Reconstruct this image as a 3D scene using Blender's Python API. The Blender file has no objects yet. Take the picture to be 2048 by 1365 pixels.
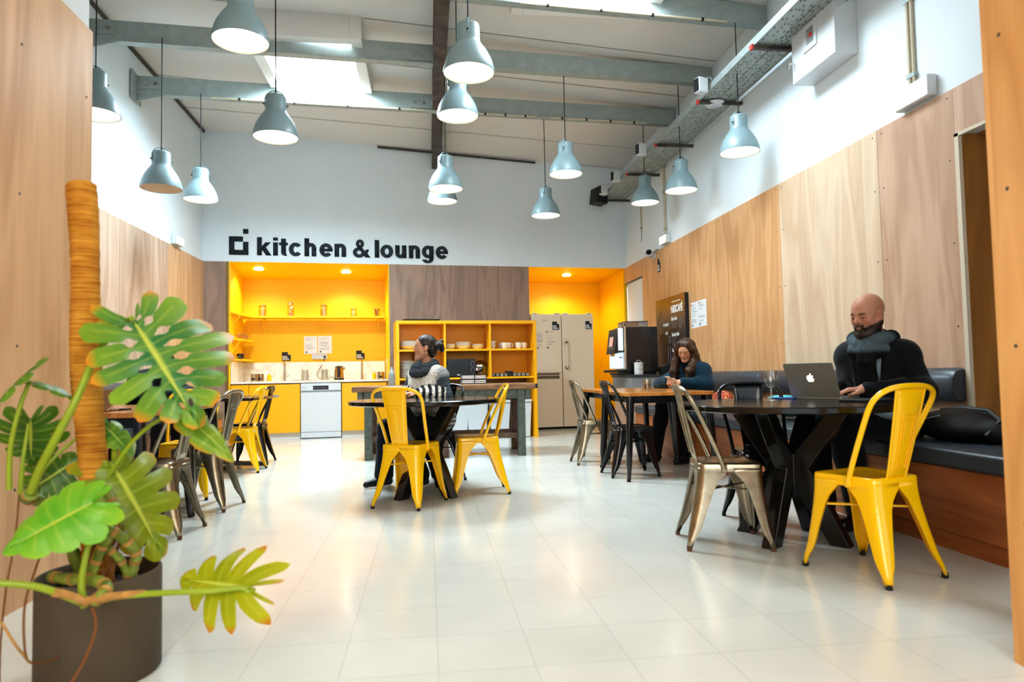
import bpy, bmesh, math, random
import numpy as np
from mathutils import Vector, Matrix
random.seed(7)
PI = math.pi
SC = bpy.context.scene
COL = SC.collection
R_ = math.radians

# ------------------------------------------------------------------ mesh helper
class MB:
    def __init__(s): s.v = []; s.f = []; s.c = []
    def add(s, vs, fs):
        b = len(s.v); s.v.extend([tuple(v) for v in vs]); s.f.extend([tuple(b+i for i in f) for f in fs]); return s
    def box(s, lo, hi, M=None):
        x0,y0,z0 = lo; x1,y1,z1 = hi
        vs = [Vector(p) for p in ((x0,y0,z0),(x1,y0,z0),(x1,y1,z0),(x0,y1,z0),(x0,y0,z1),(x1,y0,z1),(x1,y1,z1),(x0,y1,z1))]
        if M: vs = [M @ v for v in vs]
        return s.add(vs, [(0,3,2,1),(4,5,6,7),(0,1,5,4),(1,2,6,5),(2,3,7,6),(3,0,4,7)])
    def cbox(s, c, size, M=None):
        c = Vector(c); h = Vector(size)/2
        return s.box(c-h, c+h, M)
    def beam(s, p0, p1, w, h, up=(0,0,1)):
        p0 = Vector(p0); p1 = Vector(p1); d = (p1-p0); L = d.length; d.normalize()
        a = d.cross(Vector(up)); a = a.normalized() if a.length > 1e-6 else Vector((1,0,0))
        b = a.cross(d).normalized()
        vs = []
        for p in (p0, p1):
            for sx, sz in ((-1,-1),(1,-1),(1,1),(-1,1)): vs.append(p + a*sx*w/2 + b*sz*h/2)
        return s.add(vs, [(0,1,2,3),(7,6,5,4),(0,4,5,1),(1,5,6,2),(2,6,7,3),(3,7,4,0)])
    def tube(s, pts, r, n=10, closed=False, cap=True, sq=None):
        pts = [Vector(p) for p in pts]; m = len(pts)
        rs = r if isinstance(r, (list, tuple)) else [r]*m
        t0 = None; rings = []
        for i, p in enumerate(pts):
            if closed: t = pts[(i+1) % m] - pts[i-1]
            elif i == 0: t = pts[1]-p
            elif i == m-1: t = p-pts[i-1]
            else: t = (pts[i+1]-p).normalized() + (p-pts[i-1]).normalized()
            t.normalize()
            if t0 is None:
                a = Vector((0,0,1)) if abs(t.z) < .9 else Vector((1,0,0))
                nrm = (a - t*a.dot(t)).normalized()
            else:
                nrm = nrm - t*nrm.dot(t)
                nrm = nrm.normalized() if nrm.length > 1e-6 else t.orthogonal().normalized()
            t0 = t; bn = t.cross(nrm)
            k = sq or (1, 1)
            rings.append([p + (nrm*math.cos(2*PI*j/n)*k[0] + bn*math.sin(2*PI*j/n)*k[1])*rs[i] for j in range(n)])
        b = len(s.v)
        for rg in rings: s.v.extend([tuple(q) for q in rg])
        for i in range(m if closed else m-1):
            i2 = (i+1) % m
            for j in range(n):
                j2 = (j+1) % n
                s.f.append((b+i*n+j, b+i*n+j2, b+i2*n+j2, b+i2*n+j))
        if cap and not closed:
            s.f.append(tuple(b+j for j in reversed(range(n)))); s.f.append(tuple(b+(m-1)*n+j for j in range(n)))
        return s
    def lathe(s, prof, n=32, c=(0,0,0), M=None):
        b = len(s.v); c = Vector(c); idx = []
        for r, z in prof:
            if r < 1e-6:
                v = Vector((0,0,z))+c; s.v.append(tuple(M @ v if M else v)); idx.append([len(s.v)-1])
            else:
                row = []
                for j in range(n):
                    v = Vector((r*math.cos(2*PI*j/n), r*math.sin(2*PI*j/n), z))+c
                    s.v.append(tuple(M @ v if M else v)); row.append(len(s.v)-1)
                idx.append(row)
        for a, d in zip(idx, idx[1:]):
            for j in range(n):
                j2 = (j+1) % n
                if len(a) == 1 and len(d) == 1: continue
                if len(a) == 1: s.f.append((a[0], d[j2], d[j]))
                elif len(d) == 1: s.f.append((a[j], a[j2], d[0]))
                else: s.f.append((a[j], a[j2], d[j2], d[j]))
        return s
    def cyl(s, p0, p1, r0, r1=None, n=20):
        r1 = r0 if r1 is None else r1
        return s.tube([p0, p1], [r0, r1], n)
    def prism(s, poly, h0, h1, M=None):
        n = len(poly)
        vs = [Vector((x,y,h0)) for x,y in poly] + [Vector((x,y,h1)) for x,y in poly]
        if M: vs = [M @ v for v in vs]
        return s.add(vs, [tuple(reversed(range(n))), tuple(range(n, 2*n))] + [(i, (i+1) % n, n+(i+1) % n, n+i) for i in range(n)])
    def grid(s, fn, nu, nv):
        vs = [fn(i/nu, j/nv) for i in range(nu+1) for j in range(nv+1)]
        return s.add(vs, [(i*(nv+1)+j, (i+1)*(nv+1)+j, (i+1)*(nv+1)+j+1, i*(nv+1)+j+1) for i in range(nu) for j in range(nv)])
    def rbox(s, lo, hi, r, n=4, M=None):
        # box with rounded vertical edges
        x0,y0,z0 = lo; x1,y1,z1 = hi
        return s.prism(rrect(x0,y0,x1,y1,r,n), z0, z1, M)

def rrect(x0, y0, x1, y1, r, n=4):
    p = []
    for cx, cy, a0 in ((x1-r,y1-r,0),(x0+r,y1-r,90),(x0+r,y0+r,180),(x1-r,y0+r,270)):
        for i in range(n+1):
            a = R_(a0+90*i/n); p.append((cx+r*math.cos(a), cy+r*math.sin(a)))
    return p

def mesh_from(name, v, f, m=None, smooth=True, ang=38, recalc=True, cols=None):
    me = bpy.data.meshes.new(name); me.from_pydata([tuple(x) for x in v], [], [tuple(x) for x in f])
    if recalc:
        bm = bmesh.new(); bm.from_mesh(me); bmesh.ops.recalc_face_normals(bm, faces=bm.faces); bm.to_mesh(me); bm.free()
    if cols is not None:
        a = me.color_attributes.new('Col', 'FLOAT_COLOR', 'POINT')
        c = np.ones((len(v), 4), np.float32); c[:, :3] = cols
        a.data.foreach_set('color', c.ravel())
    if smooth and len(me.polygons):
        me.polygons.foreach_set('use_smooth', [True]*len(me.polygons))
        if ang: me.set_sharp_from_angle(angle=R_(ang))
    if m: me.materials.append(m)
    me.update(); return me

def put(name, me, parent=None, bevel=0, solid=0, sub=0):
    o = bpy.data.objects.new(name, me); COL.objects.link(o)
    if parent: o.parent = parent
    if solid:
        md = o.modifiers.new('s', 'SOLIDIFY'); md.thickness = solid; md.offset = 0
    if bevel:
        md = o.modifiers.new('b', 'BEVEL'); md.width = bevel; md.segments = 2; md.limit_method = 'ANGLE'; md.angle_limit = R_(40)
    if sub:
        md = o.modifiers.new('u', 'SUBSURF'); md.levels = sub; md.render_levels = sub
    return o

def part(name, mb, m, parent, bevel=0, ang=38, label=None, **k):
    o = put(name, mesh_from(name, mb.v, mb.f, m, ang=ang), parent, bevel, **k)
    if label: o['label'] = label
    return o

def tag(o, label, cat, group=None, kind=None):
    o['label'] = label; o['category'] = cat
    if group: o['group'] = group
    if kind: o['kind'] = kind
    return o

def thing(name, label, cat, loc=(0,0,0), rz=0, group=None):
    o = bpy.data.objects.new(name, None); COL.objects.link(o); o.empty_display_size = .1
    o.location = loc; o.rotation_euler = (0,0,rz)
    return tag(o, label, cat, group)

def solo(name, mb, m, label, cat, loc=(0,0,0), rz=0, group=None, bevel=0, ang=38, **k):
    o = part(name, mb, m, None, bevel, ang, **k); o.location = loc; o.rotation_euler = (0,0,rz)
    return tag(o, label, cat, group)

def struct(name, mb, m, bevel=0, loc=(0,0,0), rz=0, ang=38):
    o = part(name, mb, m, None, bevel, ang); o.location = loc; o.rotation_euler = (0,0,rz); o['kind'] = 'structure'
    return o

def dup(root, loc, rz, label, group=None):
    r = root.copy(); COL.objects.link(r); r.location = loc; r.rotation_euler = (0,0,rz); r['label'] = label
    if group: r['group'] = group
    for ch in [o for o in root.children]:
        c = ch.copy(); COL.objects.link(c); c.parent = r
        for g in [o for o in ch.children]:
            d = g.copy(); COL.objects.link(d); d.parent = c
    return r

# kitchen frame: the back wall stands a little askew to the side walls
YB, TH = 11.2445, math.atan(.1054)
def KW(u, w, z=0): return Vector((u*math.cos(TH)-w*math.sin(TH), YB+u*math.sin(TH)+w*math.cos(TH), z))

# ------------------------------------------------------------------ materials
def nodes(name):
    m = bpy.data.materials.new(name); m.use_nodes = True
    nt = m.node_tree; b = nt.nodes['Principled BSDF']
    return m, nt, b
def lin(c):
    if isinstance(c, str):
        c = tuple(int(c[i:i+2], 16)/255 for i in (0,2,4))
        c = tuple(x/12.92 if x <= .04045 else ((x+.055)/1.055)**2.4 for x in c)
    return (c[0], c[1], c[2], 1)
def mat(name, col, rough=.5, metal=0, spec=.5, noise=0, nscale=8, bump=0, bscale=60, emit=None, es=0, coat=0, trans=0, alpha=1, sheen=0):
    m, nt, b = nodes(name); I = b.inputs
    c = lin(col); I['Base Color'].default_value = c; I['Roughness'].default_value = rough; I['Metallic'].default_value = metal
    I['Specular IOR Level'].default_value = spec
    if coat: I['Coat Weight'].default_value = coat; I['Coat Roughness'].default_value = .08
    if trans: I['Transmission Weight'].default_value = trans; I['IOR'].default_value = 1.45
    if alpha < 1: I['Alpha'].default_value = alpha
    if sheen: I['Sheen Weight'].default_value = sheen
    if emit: I['Emission Color'].default_value = lin(emit); I['Emission Strength'].default_value = es
    if noise or bump:
        tc = nt.nodes.new('ShaderNodeTexCoord')
    if noise:
        n = nt.nodes.new('ShaderNodeTexNoise'); n.inputs['Scale'].default_value = nscale; n.inputs['Detail'].default_value = 5
        nt.links.new(tc.outputs['Object'], n.inputs['Vector'])
        r = nt.nodes.new('ShaderNodeValToRGB')
        r.color_ramp.elements[0].position = .3; r.color_ramp.elements[1].position = .7
        r.color_ramp.elements[0].color = tuple(x*(1-noise) for x in c[:3])+(1,)
        r.color_ramp.elements[1].color = tuple(min(1, x*(1+noise*.6)) for x in c[:3])+(1,)
        nt.links.new(n.outputs['Fac'], r.inputs['Fac']); nt.links.new(r.outputs['Color'], I['Base Color'])
    if bump:
        n2 = nt.nodes.new('ShaderNodeTexNoise'); n2.inputs['Scale'].default_value = bscale; n2.inputs['Detail'].default_value = 3
        nt.links.new(tc.outputs['Object'], n2.inputs['Vector'])
        bp = nt.nodes.new('ShaderNodeBump'); bp.inputs['Strength'].default_value = bump; bp.inputs['Distance'].default_value = .01
        nt.links.new(n2.outputs['Fac'], bp.inputs['Height']); nt.links.new(bp.outputs['Normal'], I['Normal'])
    return m

def wood(name, c0, c1, axis='Z', rough=.45, scale=1, figure=2.5, fine=.15, coat=0, spec=.4):
    """plywood: slow flame figure plus fine fibres along AXIS, different on every object"""
    m, nt, b = nodes(name); N = nt.nodes; L = nt.links
    tc = N.new('ShaderNodeTexCoord'); oi = N.new('ShaderNodeObjectInfo')
    mul = N.new('ShaderNodeMath'); mul.operation = 'MULTIPLY'; mul.inputs[1].default_value = 37
    L.new(oi.outputs['Random'], mul.inputs[0])
    addv = N.new('ShaderNodeVectorMath'); addv.operation = 'ADD'
    L.new(tc.outputs['Object'], addv.inputs[0]); L.new(mul.outputs[0], addv.inputs[1])
    def mp(sc):
        k = N.new('ShaderNodeMapping'); k.inputs['Scale'].default_value = sc; L.new(addv.outputs[0], k.inputs['Vector']); return k
    i = 'XYZ'.index(axis)
    s1 = [1.5*scale]*3; s1[i] = .22*scale
    s2 = [55*scale]*3; s2[i] = 1.2*scale
    k1 = mp(s1); k2 = mp(s2)
    n1 = N.new('ShaderNodeTexNoise'); n1.inputs['Scale'].default_value = figure; n1.inputs['Detail'].default_value = 2.5; n1.inputs['Distortion'].default_value = .6
    L.new(k1.outputs[0], n1.inputs['Vector'])
    # contour the slow noise into rings
    m1 = N.new('ShaderNodeMath'); m1.operation = 'MULTIPLY'; m1.inputs[1].default_value = 9; L.new(n1.outputs['Fac'], m1.inputs[0])
    m2 = N.new('ShaderNodeMath'); m2.operation = 'PINGPONG'; m2.inputs[1].default_value = 1; L.new(m1.outputs[0], m2.inputs[0])
    n2 = N.new('ShaderNodeTexNoise'); n2.inputs['Scale'].default_value = 1.0; n2.inputs['Detail'].default_value = 4
    L.new(k2.outputs[0], n2.inputs['Vector'])
    mx0 = N.new('ShaderNodeMath'); mx0.operation = 'MULTIPLY_ADD'; mx0.inputs[1].default_value = .42; L.new(m2.outputs[0], mx0.inputs[0])
    a2 = N.new('ShaderNodeMath'); a2.operation = 'MULTIPLY'; a2.inputs[1].default_value = .62; L.new(n1.outputs['Fac'], a2.inputs[0]); L.new(a2.outputs[0], mx0.inputs[2])
    mx1 = N.new('ShaderNodeMath'); mx1.operation = 'MULTIPLY_ADD'; mx1.inputs[1].default_value = fine*2; L.new(n2.outputs['Fac'], mx1.inputs[0])
    sb = N.new('ShaderNodeMath'); sb.operation = 'SUBTRACT'; sb.inputs[1].default_value = fine; L.new(mx0.outputs[0], sb.inputs[0]); L.new(sb.outputs[0], mx1.inputs[2])
    r = N.new('ShaderNodeValToRGB'); r.color_ramp.elements[0].position = .05; r.color_ramp.elements[1].position = .8
    r.color_ramp.elements[0].color = lin(c1); r.color_ramp.elements[1].color = lin(c0)
    L.new(mx1.outputs[0], r.inputs['Fac']); L.new(r.outputs['Color'], b.inputs['Base Color'])
    b.inputs['Roughness'].default_value = rough; b.inputs['Specular IOR Level'].default_value = spec
    if coat: b.inputs['Coat Weight'].default_value = coat; b.inputs['Coat Roughness'].default_value = .15
    return m

def attr_mat(name, rough=.6, bump=0, bscale=80, sss=0, spec=.4, sheen=0, trans=0, noise=0, nscale=120):
    m, nt, b = nodes(name); N = nt.nodes; L = nt.links
    a = N.new('ShaderNodeVertexColor'); a.layer_name = 'Col'
    src = a.outputs['Color']
    tc = N.new('ShaderNodeTexCoord')
    if noise:
        n = N.new('ShaderNodeTexNoise'); n.inputs['Scale'].default_value = nscale; n.inputs['Detail'].default_value = 2
        L.new(tc.outputs['Object'], n.inputs['Vector'])
        mr = N.new('ShaderNodeMapRange'); mr.inputs[1].default_value = .3; mr.inputs[2].default_value = .7; mr.inputs[3].default_value = 1-noise; mr.inputs[4].default_value = 1+noise
        L.new(n.outputs['Fac'], mr.inputs[0])
        vm = N.new('ShaderNodeVectorMath'); vm.operation = 'MULTIPLY'; L.new(src, vm.inputs[0]); L.new(mr.outputs[0], vm.inputs[1]); src = vm.outputs[0]
    L.new(src, b.inputs['Base Color'])
    b.inputs['Roughness'].default_value = rough; b.inputs['Specular IOR Level'].default_value = spec
    if sss: b.inputs['Subsurface Weight'].default_value = sss; b.inputs['Subsurface Radius'].default_value = (.012,.005,.003)
    if sheen: b.inputs['Sheen Weight'].default_value = sheen
    if bump:
        n2 = N.new('ShaderNodeTexVoronoi'); n2.inputs['Scale'].default_value = bscale
        L.new(tc.outputs['Object'], n2.inputs['Vector'])
        bp = N.new('ShaderNodeBump'); bp.inputs['Strength'].default_value = bump; bp.inputs['Distance'].default_value = .01
        L.new(n2.outputs['Distance'], bp.inputs['Height']); L.new(bp.outputs['Normal'], b.inputs['Normal'])
    if trans:
        tr = N.new('ShaderNodeBsdfTranslucent'); L.new(src, tr.inputs['Color'])
        mx = N.new('ShaderNodeMixShader'); mx.inputs[0].default_value = trans
        out = N['Material Output']; L.new(b.outputs[0], mx.inputs[1]); L.new(tr.outputs[0], mx.inputs[2]); L.new(mx.outputs[0], out.inputs['Surface'])
    return m

def glassy(name, col, tint=.85, rough=.03):
    """thin clear glass: mostly see-through with a sheen"""
    m, nt, b = nodes(name); N = nt.nodes; L = nt.links
    t = N.new('ShaderNodeBsdfTransparent'); t.inputs['Color'].default_value = lin(col)
    g = N.new('ShaderNodeBsdfGlossy'); g.inputs['Roughness'].default_value = rough
    fr = N.new('ShaderNodeLayerWeight'); fr.inputs['Blend'].default_value = .35
    mr = N.new('ShaderNodeMapRange'); mr.inputs[3].default_value = 1-tint; mr.inputs[4].default_value = .75; L.new(fr.outputs['Facing'], mr.inputs[0])
    mx = N.new('ShaderNodeMixShader'); L.new(mr.outputs[0], mx.inputs[0]); L.new(t.outputs[0], mx.inputs[1]); L.new(g.outputs[0], mx.inputs[2])
    L.new(mx.outputs[0], N['Material Output'].inputs['Surface']); return m

def floor_mat():
    m, nt, b = nodes('painted_tile_floor'); N = nt.nodes; L = nt.links
    tc = N.new('ShaderNodeTexCoord'); mp = N.new('ShaderNodeMapping'); L.new(tc.outputs['Object'], mp.inputs['Vector'])
    br = N.new('ShaderNodeTexBrick'); br.offset = 0; br.inputs['Scale'].default_value = 1
    br.inputs['Brick Width'].default_value = .312; br.inputs['Row Height'].default_value = .312
    br.inputs['Mortar Size'].default_value = .0028; br.inputs['Mortar Smooth'].default_value = .3; br.inputs['Bias'].default_value = 0
    mp.inputs['Location'].default_value = (-.02, -.043, 0)
    L.new(mp.outputs[0], br.inputs['Vector'])
    br.inputs['Color1'].default_value = lin('dadad2'); br.inputs['Color2'].default_value = lin('d6d7cf'); br.inputs['Mortar'].default_value = lin('cacac3')
    n = N.new('ShaderNodeTexNoise'); n.inputs['Scale'].default_value = 1.6; n.inputs['Detail'].default_value = 6; L.new(tc.outputs['Object'], n.inputs['Vector'])
    mr = N.new('ShaderNodeMapRange'); mr.inputs[1].default_value = .35; mr.inputs[2].default_value = .65; mr.inputs[3].default_value = .93; mr.inputs[4].default_value = 1.03; L.new(n.outputs['Fac'], mr.inputs[0])
    vm = N.new('ShaderNodeVectorMath'); vm.operation = 'MULTIPLY'; L.new(br.outputs['Color'], vm.inputs[0]); L.new(mr.outputs[0], vm.inputs[1])
    # worn grey patches
    n3 = N.new('ShaderNodeTexNoise'); n3.inputs['Scale'].default_value = 3.3; n3.inputs['Detail'].default_value = 2; L.new(tc.outputs['Object'], n3.inputs['Vector'])
    r3 = N.new('ShaderNodeMapRange'); r3.inputs[1].default_value = .745; r3.inputs[2].default_value = .77; L.new(n3.outputs['Fac'], r3.inputs[0])
    mix = N.new('ShaderNodeMix'); mix.data_type = 'RGBA'; L.new(r3.outputs[0], mix.inputs[0]); L.new(vm.outputs[0], mix.inputs[6]); mix.inputs[7].default_value = lin('b3bcbd')
    L.new(mix.outputs[2], b.inputs['Base Color'])
    n2 = N.new('ShaderNodeTexNoise'); n2.inputs['Scale'].default_value = 5; n2.inputs['Detail'].default_value = 5; L.new(tc.outputs['Object'], n2.inputs['Vector'])
    rr = N.new('ShaderNodeMapRange'); rr.inputs[3].default_value = .09; rr.inputs[4].default_value = .24; L.new(n2.outputs['Fac'], rr.inputs[0]); L.new(rr.outputs[0], b.inputs['Roughness'])
    bp = N.new('ShaderNodeBump'); bp.inputs['Strength'].default_value = .25; bp.inputs['Distance'].default_value = .003; bp.invert = True
    ad = N.new('ShaderNodeMath'); ad.operation = 'MULTIPLY_ADD'; ad.inputs[1].default_value = -.25; L.new(n2.outputs['Fac'], ad.inputs[0]); L.new(br.outputs['Fac'], ad.inputs[2])
    L.new(ad.outputs[0], bp.inputs['Height']); L.new(bp.outputs['Normal'], b.inputs['Normal'])
    b.inputs['Specular IOR Level'].default_value = .55
    return m

def marble_mat():
    m, nt, b = nodes('veined_marble'); N = nt.nodes; L = nt.links
    tc = N.new('ShaderNodeTexCoord')
    n = N.new('ShaderNodeTexNoise'); n.inputs['Scale'].default_value = 1.7; n.inputs['Detail'].default_value = 7; n.inputs['Distortion'].default_value = 1.8
    L.new(tc.outputs['Object'], n.inputs['Vector'])
    r = N.new('ShaderNodeValToRGB'); e = r.color_ramp.elements
    e[0].position = .44; e[0].color = lin('efe6d8'); e[1].position = .56; e[1].color = lin('efe6d8')
    k = r.color_ramp.elements.new(.5); k.color = lin('ddd0bd')
    L.new(n.outputs['Fac'], r.inputs['Fac']); L.new(r.outputs['Color'], b.inputs['Base Color']); b.inputs['Roughness'].default_value = .25
    return m

def pattern_mat(name, c0, c1, c2, scale=40):
    m, nt, b = nodes(name); N = nt.nodes; L = nt.links
    tc = N.new('ShaderNodeTexCoord'); v = N.new('ShaderNodeTexVoronoi'); v.inputs['Scale'].default_value = scale
    L.new(tc.outputs['Object'], v.inputs['Vector'])
    r = N.new('ShaderNodeValToRGB'); r.color_ramp.interpolation = 'CONSTANT'
    e = r.color_ramp.elements; e[0].position = 0; e[0].color = lin(c1); e[1].position = .38; e[1].color = lin(c0)
    k = e.new(.62); k.color = lin(c2)
    L.new(v.outputs['Distance'], r.inputs['Fac']); L.new(r.outputs['Color'], b.inputs['Base Color']); b.inputs['Roughness'].default_value = .8
    return m

M = dict(
 floor=floor_mat(), marble=marble_mat(),
 wall=mat('white_wall_paint', 'e4edf2', .7, noise=.03, nscale=1.2), ceil=mat('ceiling_panel_white', 'e6e3de', .6, noise=.03, nscale=.8),
 ply_tan=wood('plywood_tan', 'dbb48b', 'b98d66', figure=2.2), ply_pink=wood('plywood_pink', 'd3b096', 'b08a70', figure=2.4),
 ply_orange=wood('plywood_orange', 'dfb284', 'c08c5c', figure=2.6), ply_pale=wood('plywood_pale', 'dfc9ae', 'c4a484', figure=2.2),
 ply_grey=wood('plywood_greybrown', 'a88d7c', '7f685b', figure=2.8), ply_amber=wood('plywood_amber', 'e8b070', 'c48846', figure=2.2),
 ply_cool=wood('plywood_cool', 'c9b09b', 'a1836c', figure=2.4), ply_dark=wood('plywood_dark', 'b98448', '8d6030', figure=2.4),
 plinth=wood('bench_plywood', 'b5713f', '8c4e28', axis='Y', figure=3, rough=.35), edge=mat('pale_edge_strip', 'd9cdb8', .6),
 yellow_wall=mat('yellow_wall_paint', (.97,.58,.002), .45), yellow_unit=mat('yellow_cabinet_lacquer', (.93,.44,.002), .35),
 yellow=mat('yellow_powder_coat', (1,.57,.0), .22, coat=.5), gun=mat('brushed_gunmetal', 'aa9f8a', .3, metal=1, noise=.25, nscale=14),
 black=mat('black_powder_coat', (.006,.006,.007), .22, coat=.35), blackm=mat('matte_black', (.012,.012,.013), .5),
 tblack=mat('black_stained_wood', (.008,.007,.006), .18, coat=.2), rubber=mat('black_rubber', (.015,.015,.015), .8), rust=mat('worn_foot', '6b4a36', .5, metal=.6),
 butcher=wood('butcher_block', 'd58f43', 'a65f24', axis='Y', figure=4, scale=2.2, rough=.22, coat=.4),
 rustic=wood('weathered_bench_wood', '9b7350', '5d4231', axis='X', figure=4, scale=2, rough=.6), metalgreen=mat('grey_green_painted_steel', '5f665e', .5, metal=.4, noise=.35, nscale=18), rustpaint=mat('rust_brown_painted_steel', '6c5445', .55, metal=.3, noise=.45, nscale=16),
 leather=mat('dark_grey_leatherette', '43484e', .33, bump=.08, bscale=180), white=mat('white_appliance', 'd3d7da', .25), cream=mat('appliance_warm_bounce', 'f0dcc2', .25), china=mat('white_china', 'eceae4', .15),  # cream: warm bounced light on the fridges is put into this base colour
 steel=mat('galvanised_steel', 'a7b1af', .5, metal=.25, noise=.12, nscale=10), steel_d=mat('dark_rusty_steel', '5d5650', .6, metal=.4, noise=.5, nscale=6), chrome=mat('chrome', 'c9c7c2', .12, metal=1), nickel=mat('brushed_nickel','b9a58c',.25,metal=1),
 copper=mat('amber_steel', 'c07a2c', .22, metal=1), lamp=mat('lamp_grey_enamel', '859a9e', .42, coat=.15), lamp_in=mat('lamp_inner_white', 'e8e4da', .5),
 glow=mat('lamp_diffuser', 'ffffff', .5, emit=(1,.97,.91), es=9), glow_dim=mat('lamp_diffuser_dim', 'f1e6d4', .5, emit=(1,.93,.8), es=.9), glow_off=mat('lamp_diffuser_off', 'd7b594', .5),
 down=mat('downlight_glow', 'ffffff', .5, emit=(1,.92,.75), es=25), exitglow=mat('emergency_light_glow', 'ffffff', .4, emit=(.9,.98,1), es=7), sky=mat('skylight_pane', 'ffffff', .4, emit=(.86,.95,1), es=7),
 paper=mat('paper_white', 'eef0f2', .6), ink=mat('ink_grey', '8d8f96', .7), inkblack=mat('ink_black', '202226', .6), red=mat('print_red', 'c8453c', .6), wtext=mat('white_lettering', 'f2f2ee', .6), sign=mat('dark_wall_lettering', '15222a', .7),
 conduit=mat('beige_conduit', 'c9bfa6', .5), cord=mat('black_cord', (.02,.02,.022), .6), glass=glassy('clear_glass', 'f4f6f4'), glass_y=glassy('clear_glass_warm', 'fff2d0', tint=.8), hop=glassy('smoky_hopper', 'a98a6c', tint=.75),
 biscuit=mat('jar_biscuits', 'd9a94e', .7, noise=.4, nscale=90), soap=mat('yellow_soap', 'e8c412', .15), coffee=mat('coffee', '3a1b10', .2), foam=mat('coffee_foam','d9b48c',.6),
 greytop=mat('charcoal_counter', '3a3c3e', .4), greyfront=mat('grey_laminate', '8d9295', .4), screen=mat('dark_screen', '14171a', .12), lit=mat('lit_panel', 'cfe6ef', .3, emit=(.75,.9,1), es=.45),
 toe=mat('pale_toe_kick', 'd8d5cf', .5), slate=mat('chalkboard', '2a2320', .35), laptop=mat('aluminium_laptop', '98958a', .4, metal=.25), logo=mat('lit_logo', 'ffffff', .4, emit=(1,1,1), es=2.2),
 pot=mat('grey_brown_pot', '554c3f', .75, noise=.06, nscale=20), soil=mat('dark_soil', '2a2019', .95, noise=.5, nscale=50, bump=1, bscale=70), stem=mat('monstera_stem', '7c8f3a', .5, noise=.5, nscale=25), bark=mat('papery_stem_sheath', 'b58a4d', .7, noise=.4, nscale=30), root=mat('aerial_root', '7a4e2a', .8), petiole=mat('petiole_green', '8fa62c', .4, noise=.15, nscale=8),
 teal=mat('teal_cloth', '4fb9b6', .7, noise=.2, nscale=20), redcloth=pattern_mat('red_patterned_cloth', 'b13a3c', 'e0a24a', '8c2730', 60), pinkcloth=pattern_mat('pink_patterned_cloth', 'b04a78', 'd9a0b0', '7a2c52', 90),
 brownleather=mat('brown_leather', '8e6038', .55, noise=.15, nscale=10), bag=mat('black_nylon_bag', '0e1114', .6, bump=.3, bscale=200), edgewhite=mat('white_piping', 'aeb6ba', .5),
 brownback=wood('brown_back_panel', '7d5130', '5a3820', figure=3), tray=None, void=mat('dark_gap', (.01,.01,.01), .9))
# ------------------------------------------------------------------ camera
def make_camera():
    yaw, pit, rol = .1229, .049, -.0192
    cy, sy, cp, sp = math.cos(yaw), math.sin(yaw), math.cos(pit), math.sin(pit)
    F = Vector((sy*cp, cy*cp, sp)); R = Vector((cy, -sy, 0)); U = R.cross(F)
    cr, sr = math.cos(rol), math.sin(rol)
    R2 = R*cr + U*sr; U2 = U*cr - R*sr
    cd = bpy.data.cameras.new('camera'); co = bpy.data.objects.new('camera', cd); COL.objects.link(co)
    mw = Matrix.Identity(4)
    for i in range(3): mw[i][0] = R2[i]; mw[i][1] = U2[i]; mw[i][2] = -F[i]
    mw[2][3] = .941
    co.matrix_world = mw
    cd.sensor_width = 36; cd.lens = 1365.1/2048*36; cd.clip_start = .05
    cd.dof.use_dof = True; cd.dof.focus_distance = 6.2; cd.dof.aperture_fstop = 2.2
    SC.camera = co
make_camera()

XL, XR, H = -3.41, 3.4655, 2.77
def CZ(x, y=8.0): return 4.82 - .039*(x+3.41) + .018*(11.2-y)      # sloping ceiling height
# ------------------------------------------------------------------ shell
struct('floor', MB().box((-7,-4,-.1),(7,14,0)), M['floor'])
# upper back wall with the two recesses left open underneath
o = struct('wall_back', MB().box((-3.7,0,H),(3.9,.12,5.2)), M['wall'], loc=KW(0,0), rz=TH)
struct('wall_recess_back', MB().box((-3.7,1.3,-.02),(3.9,1.42,5.2)), M['yellow_wall'], loc=KW(0,0), rz=TH)
struct('trim_1', MB().box((-3.46,0,0),(-3.05,.06,H)), M['ply_grey'], loc=KW(0,0), rz=TH)
# centre panelling: three sheets
for i,(a,b) in enumerate(((-.613,.22),(.222,.98),(.982,1.73))):
    struct('trim_%d' % (2+i), MB().box((a,0,0),(b,.06,H)), M['ply_grey'], loc=KW(0,0), rz=TH)
# yellow recesses
mb = MB().box((-3.10,.0,0),(-3.03,1.3,H)).box((-.63,.02,0),(-.57,1.3,H))
struct('wall_kitchen_recess_sides', mb, M['yellow_wall'], loc=KW(0,0), rz=TH)
mb = MB().box((1.70,.02,0),(1.735,1.3,H)).box((3.47,.05,0),(3.53,1.3,H))
struct('wall_fridge_recess_sides', mb, M['yellow_wall'], loc=KW(0,0), rz=TH)
def slab(a, b):
    return MB().add([(a,.02,H),(b,.02,H),(b,1.32,2.68),(a,1.32,2.68),(a,.02,H+.08),(b,.02,H+.08),(b,1.32,H+.08),(a,1.32,H+.08)],
        [(0,1,2,3),(4,7,6,5),(0,4,5,1),(1,5,6,2),(2,6,7,3),(3,7,4,0)])
struct('ceiling_kitchen_recess', slab(-3.1,-.57), M['yellow_wall'], loc=KW(0,0), rz=TH)
struct('ceiling_fridge_recess', slab(1.7,3.53), M['yellow_wall'], loc=KW(0,0), rz=TH)
# left wall and its sheets
struct('wall_left', MB().box((XL-.12,-4,0),(XL,12.6,5.2)), M['wall'])
ys = [3.9,5.3,6.62,8.02,9.46,10.92]; ms = ['ply_cool','ply_pink','ply_cool','ply_cool','ply_tan']
for i in range(5):
    struct('trim_%d' % (10+i), MB().box((XL,ys[i]+.002,0),(XL+.016,ys[i+1]-.002,H-.005)), M[ms[i]])
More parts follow.
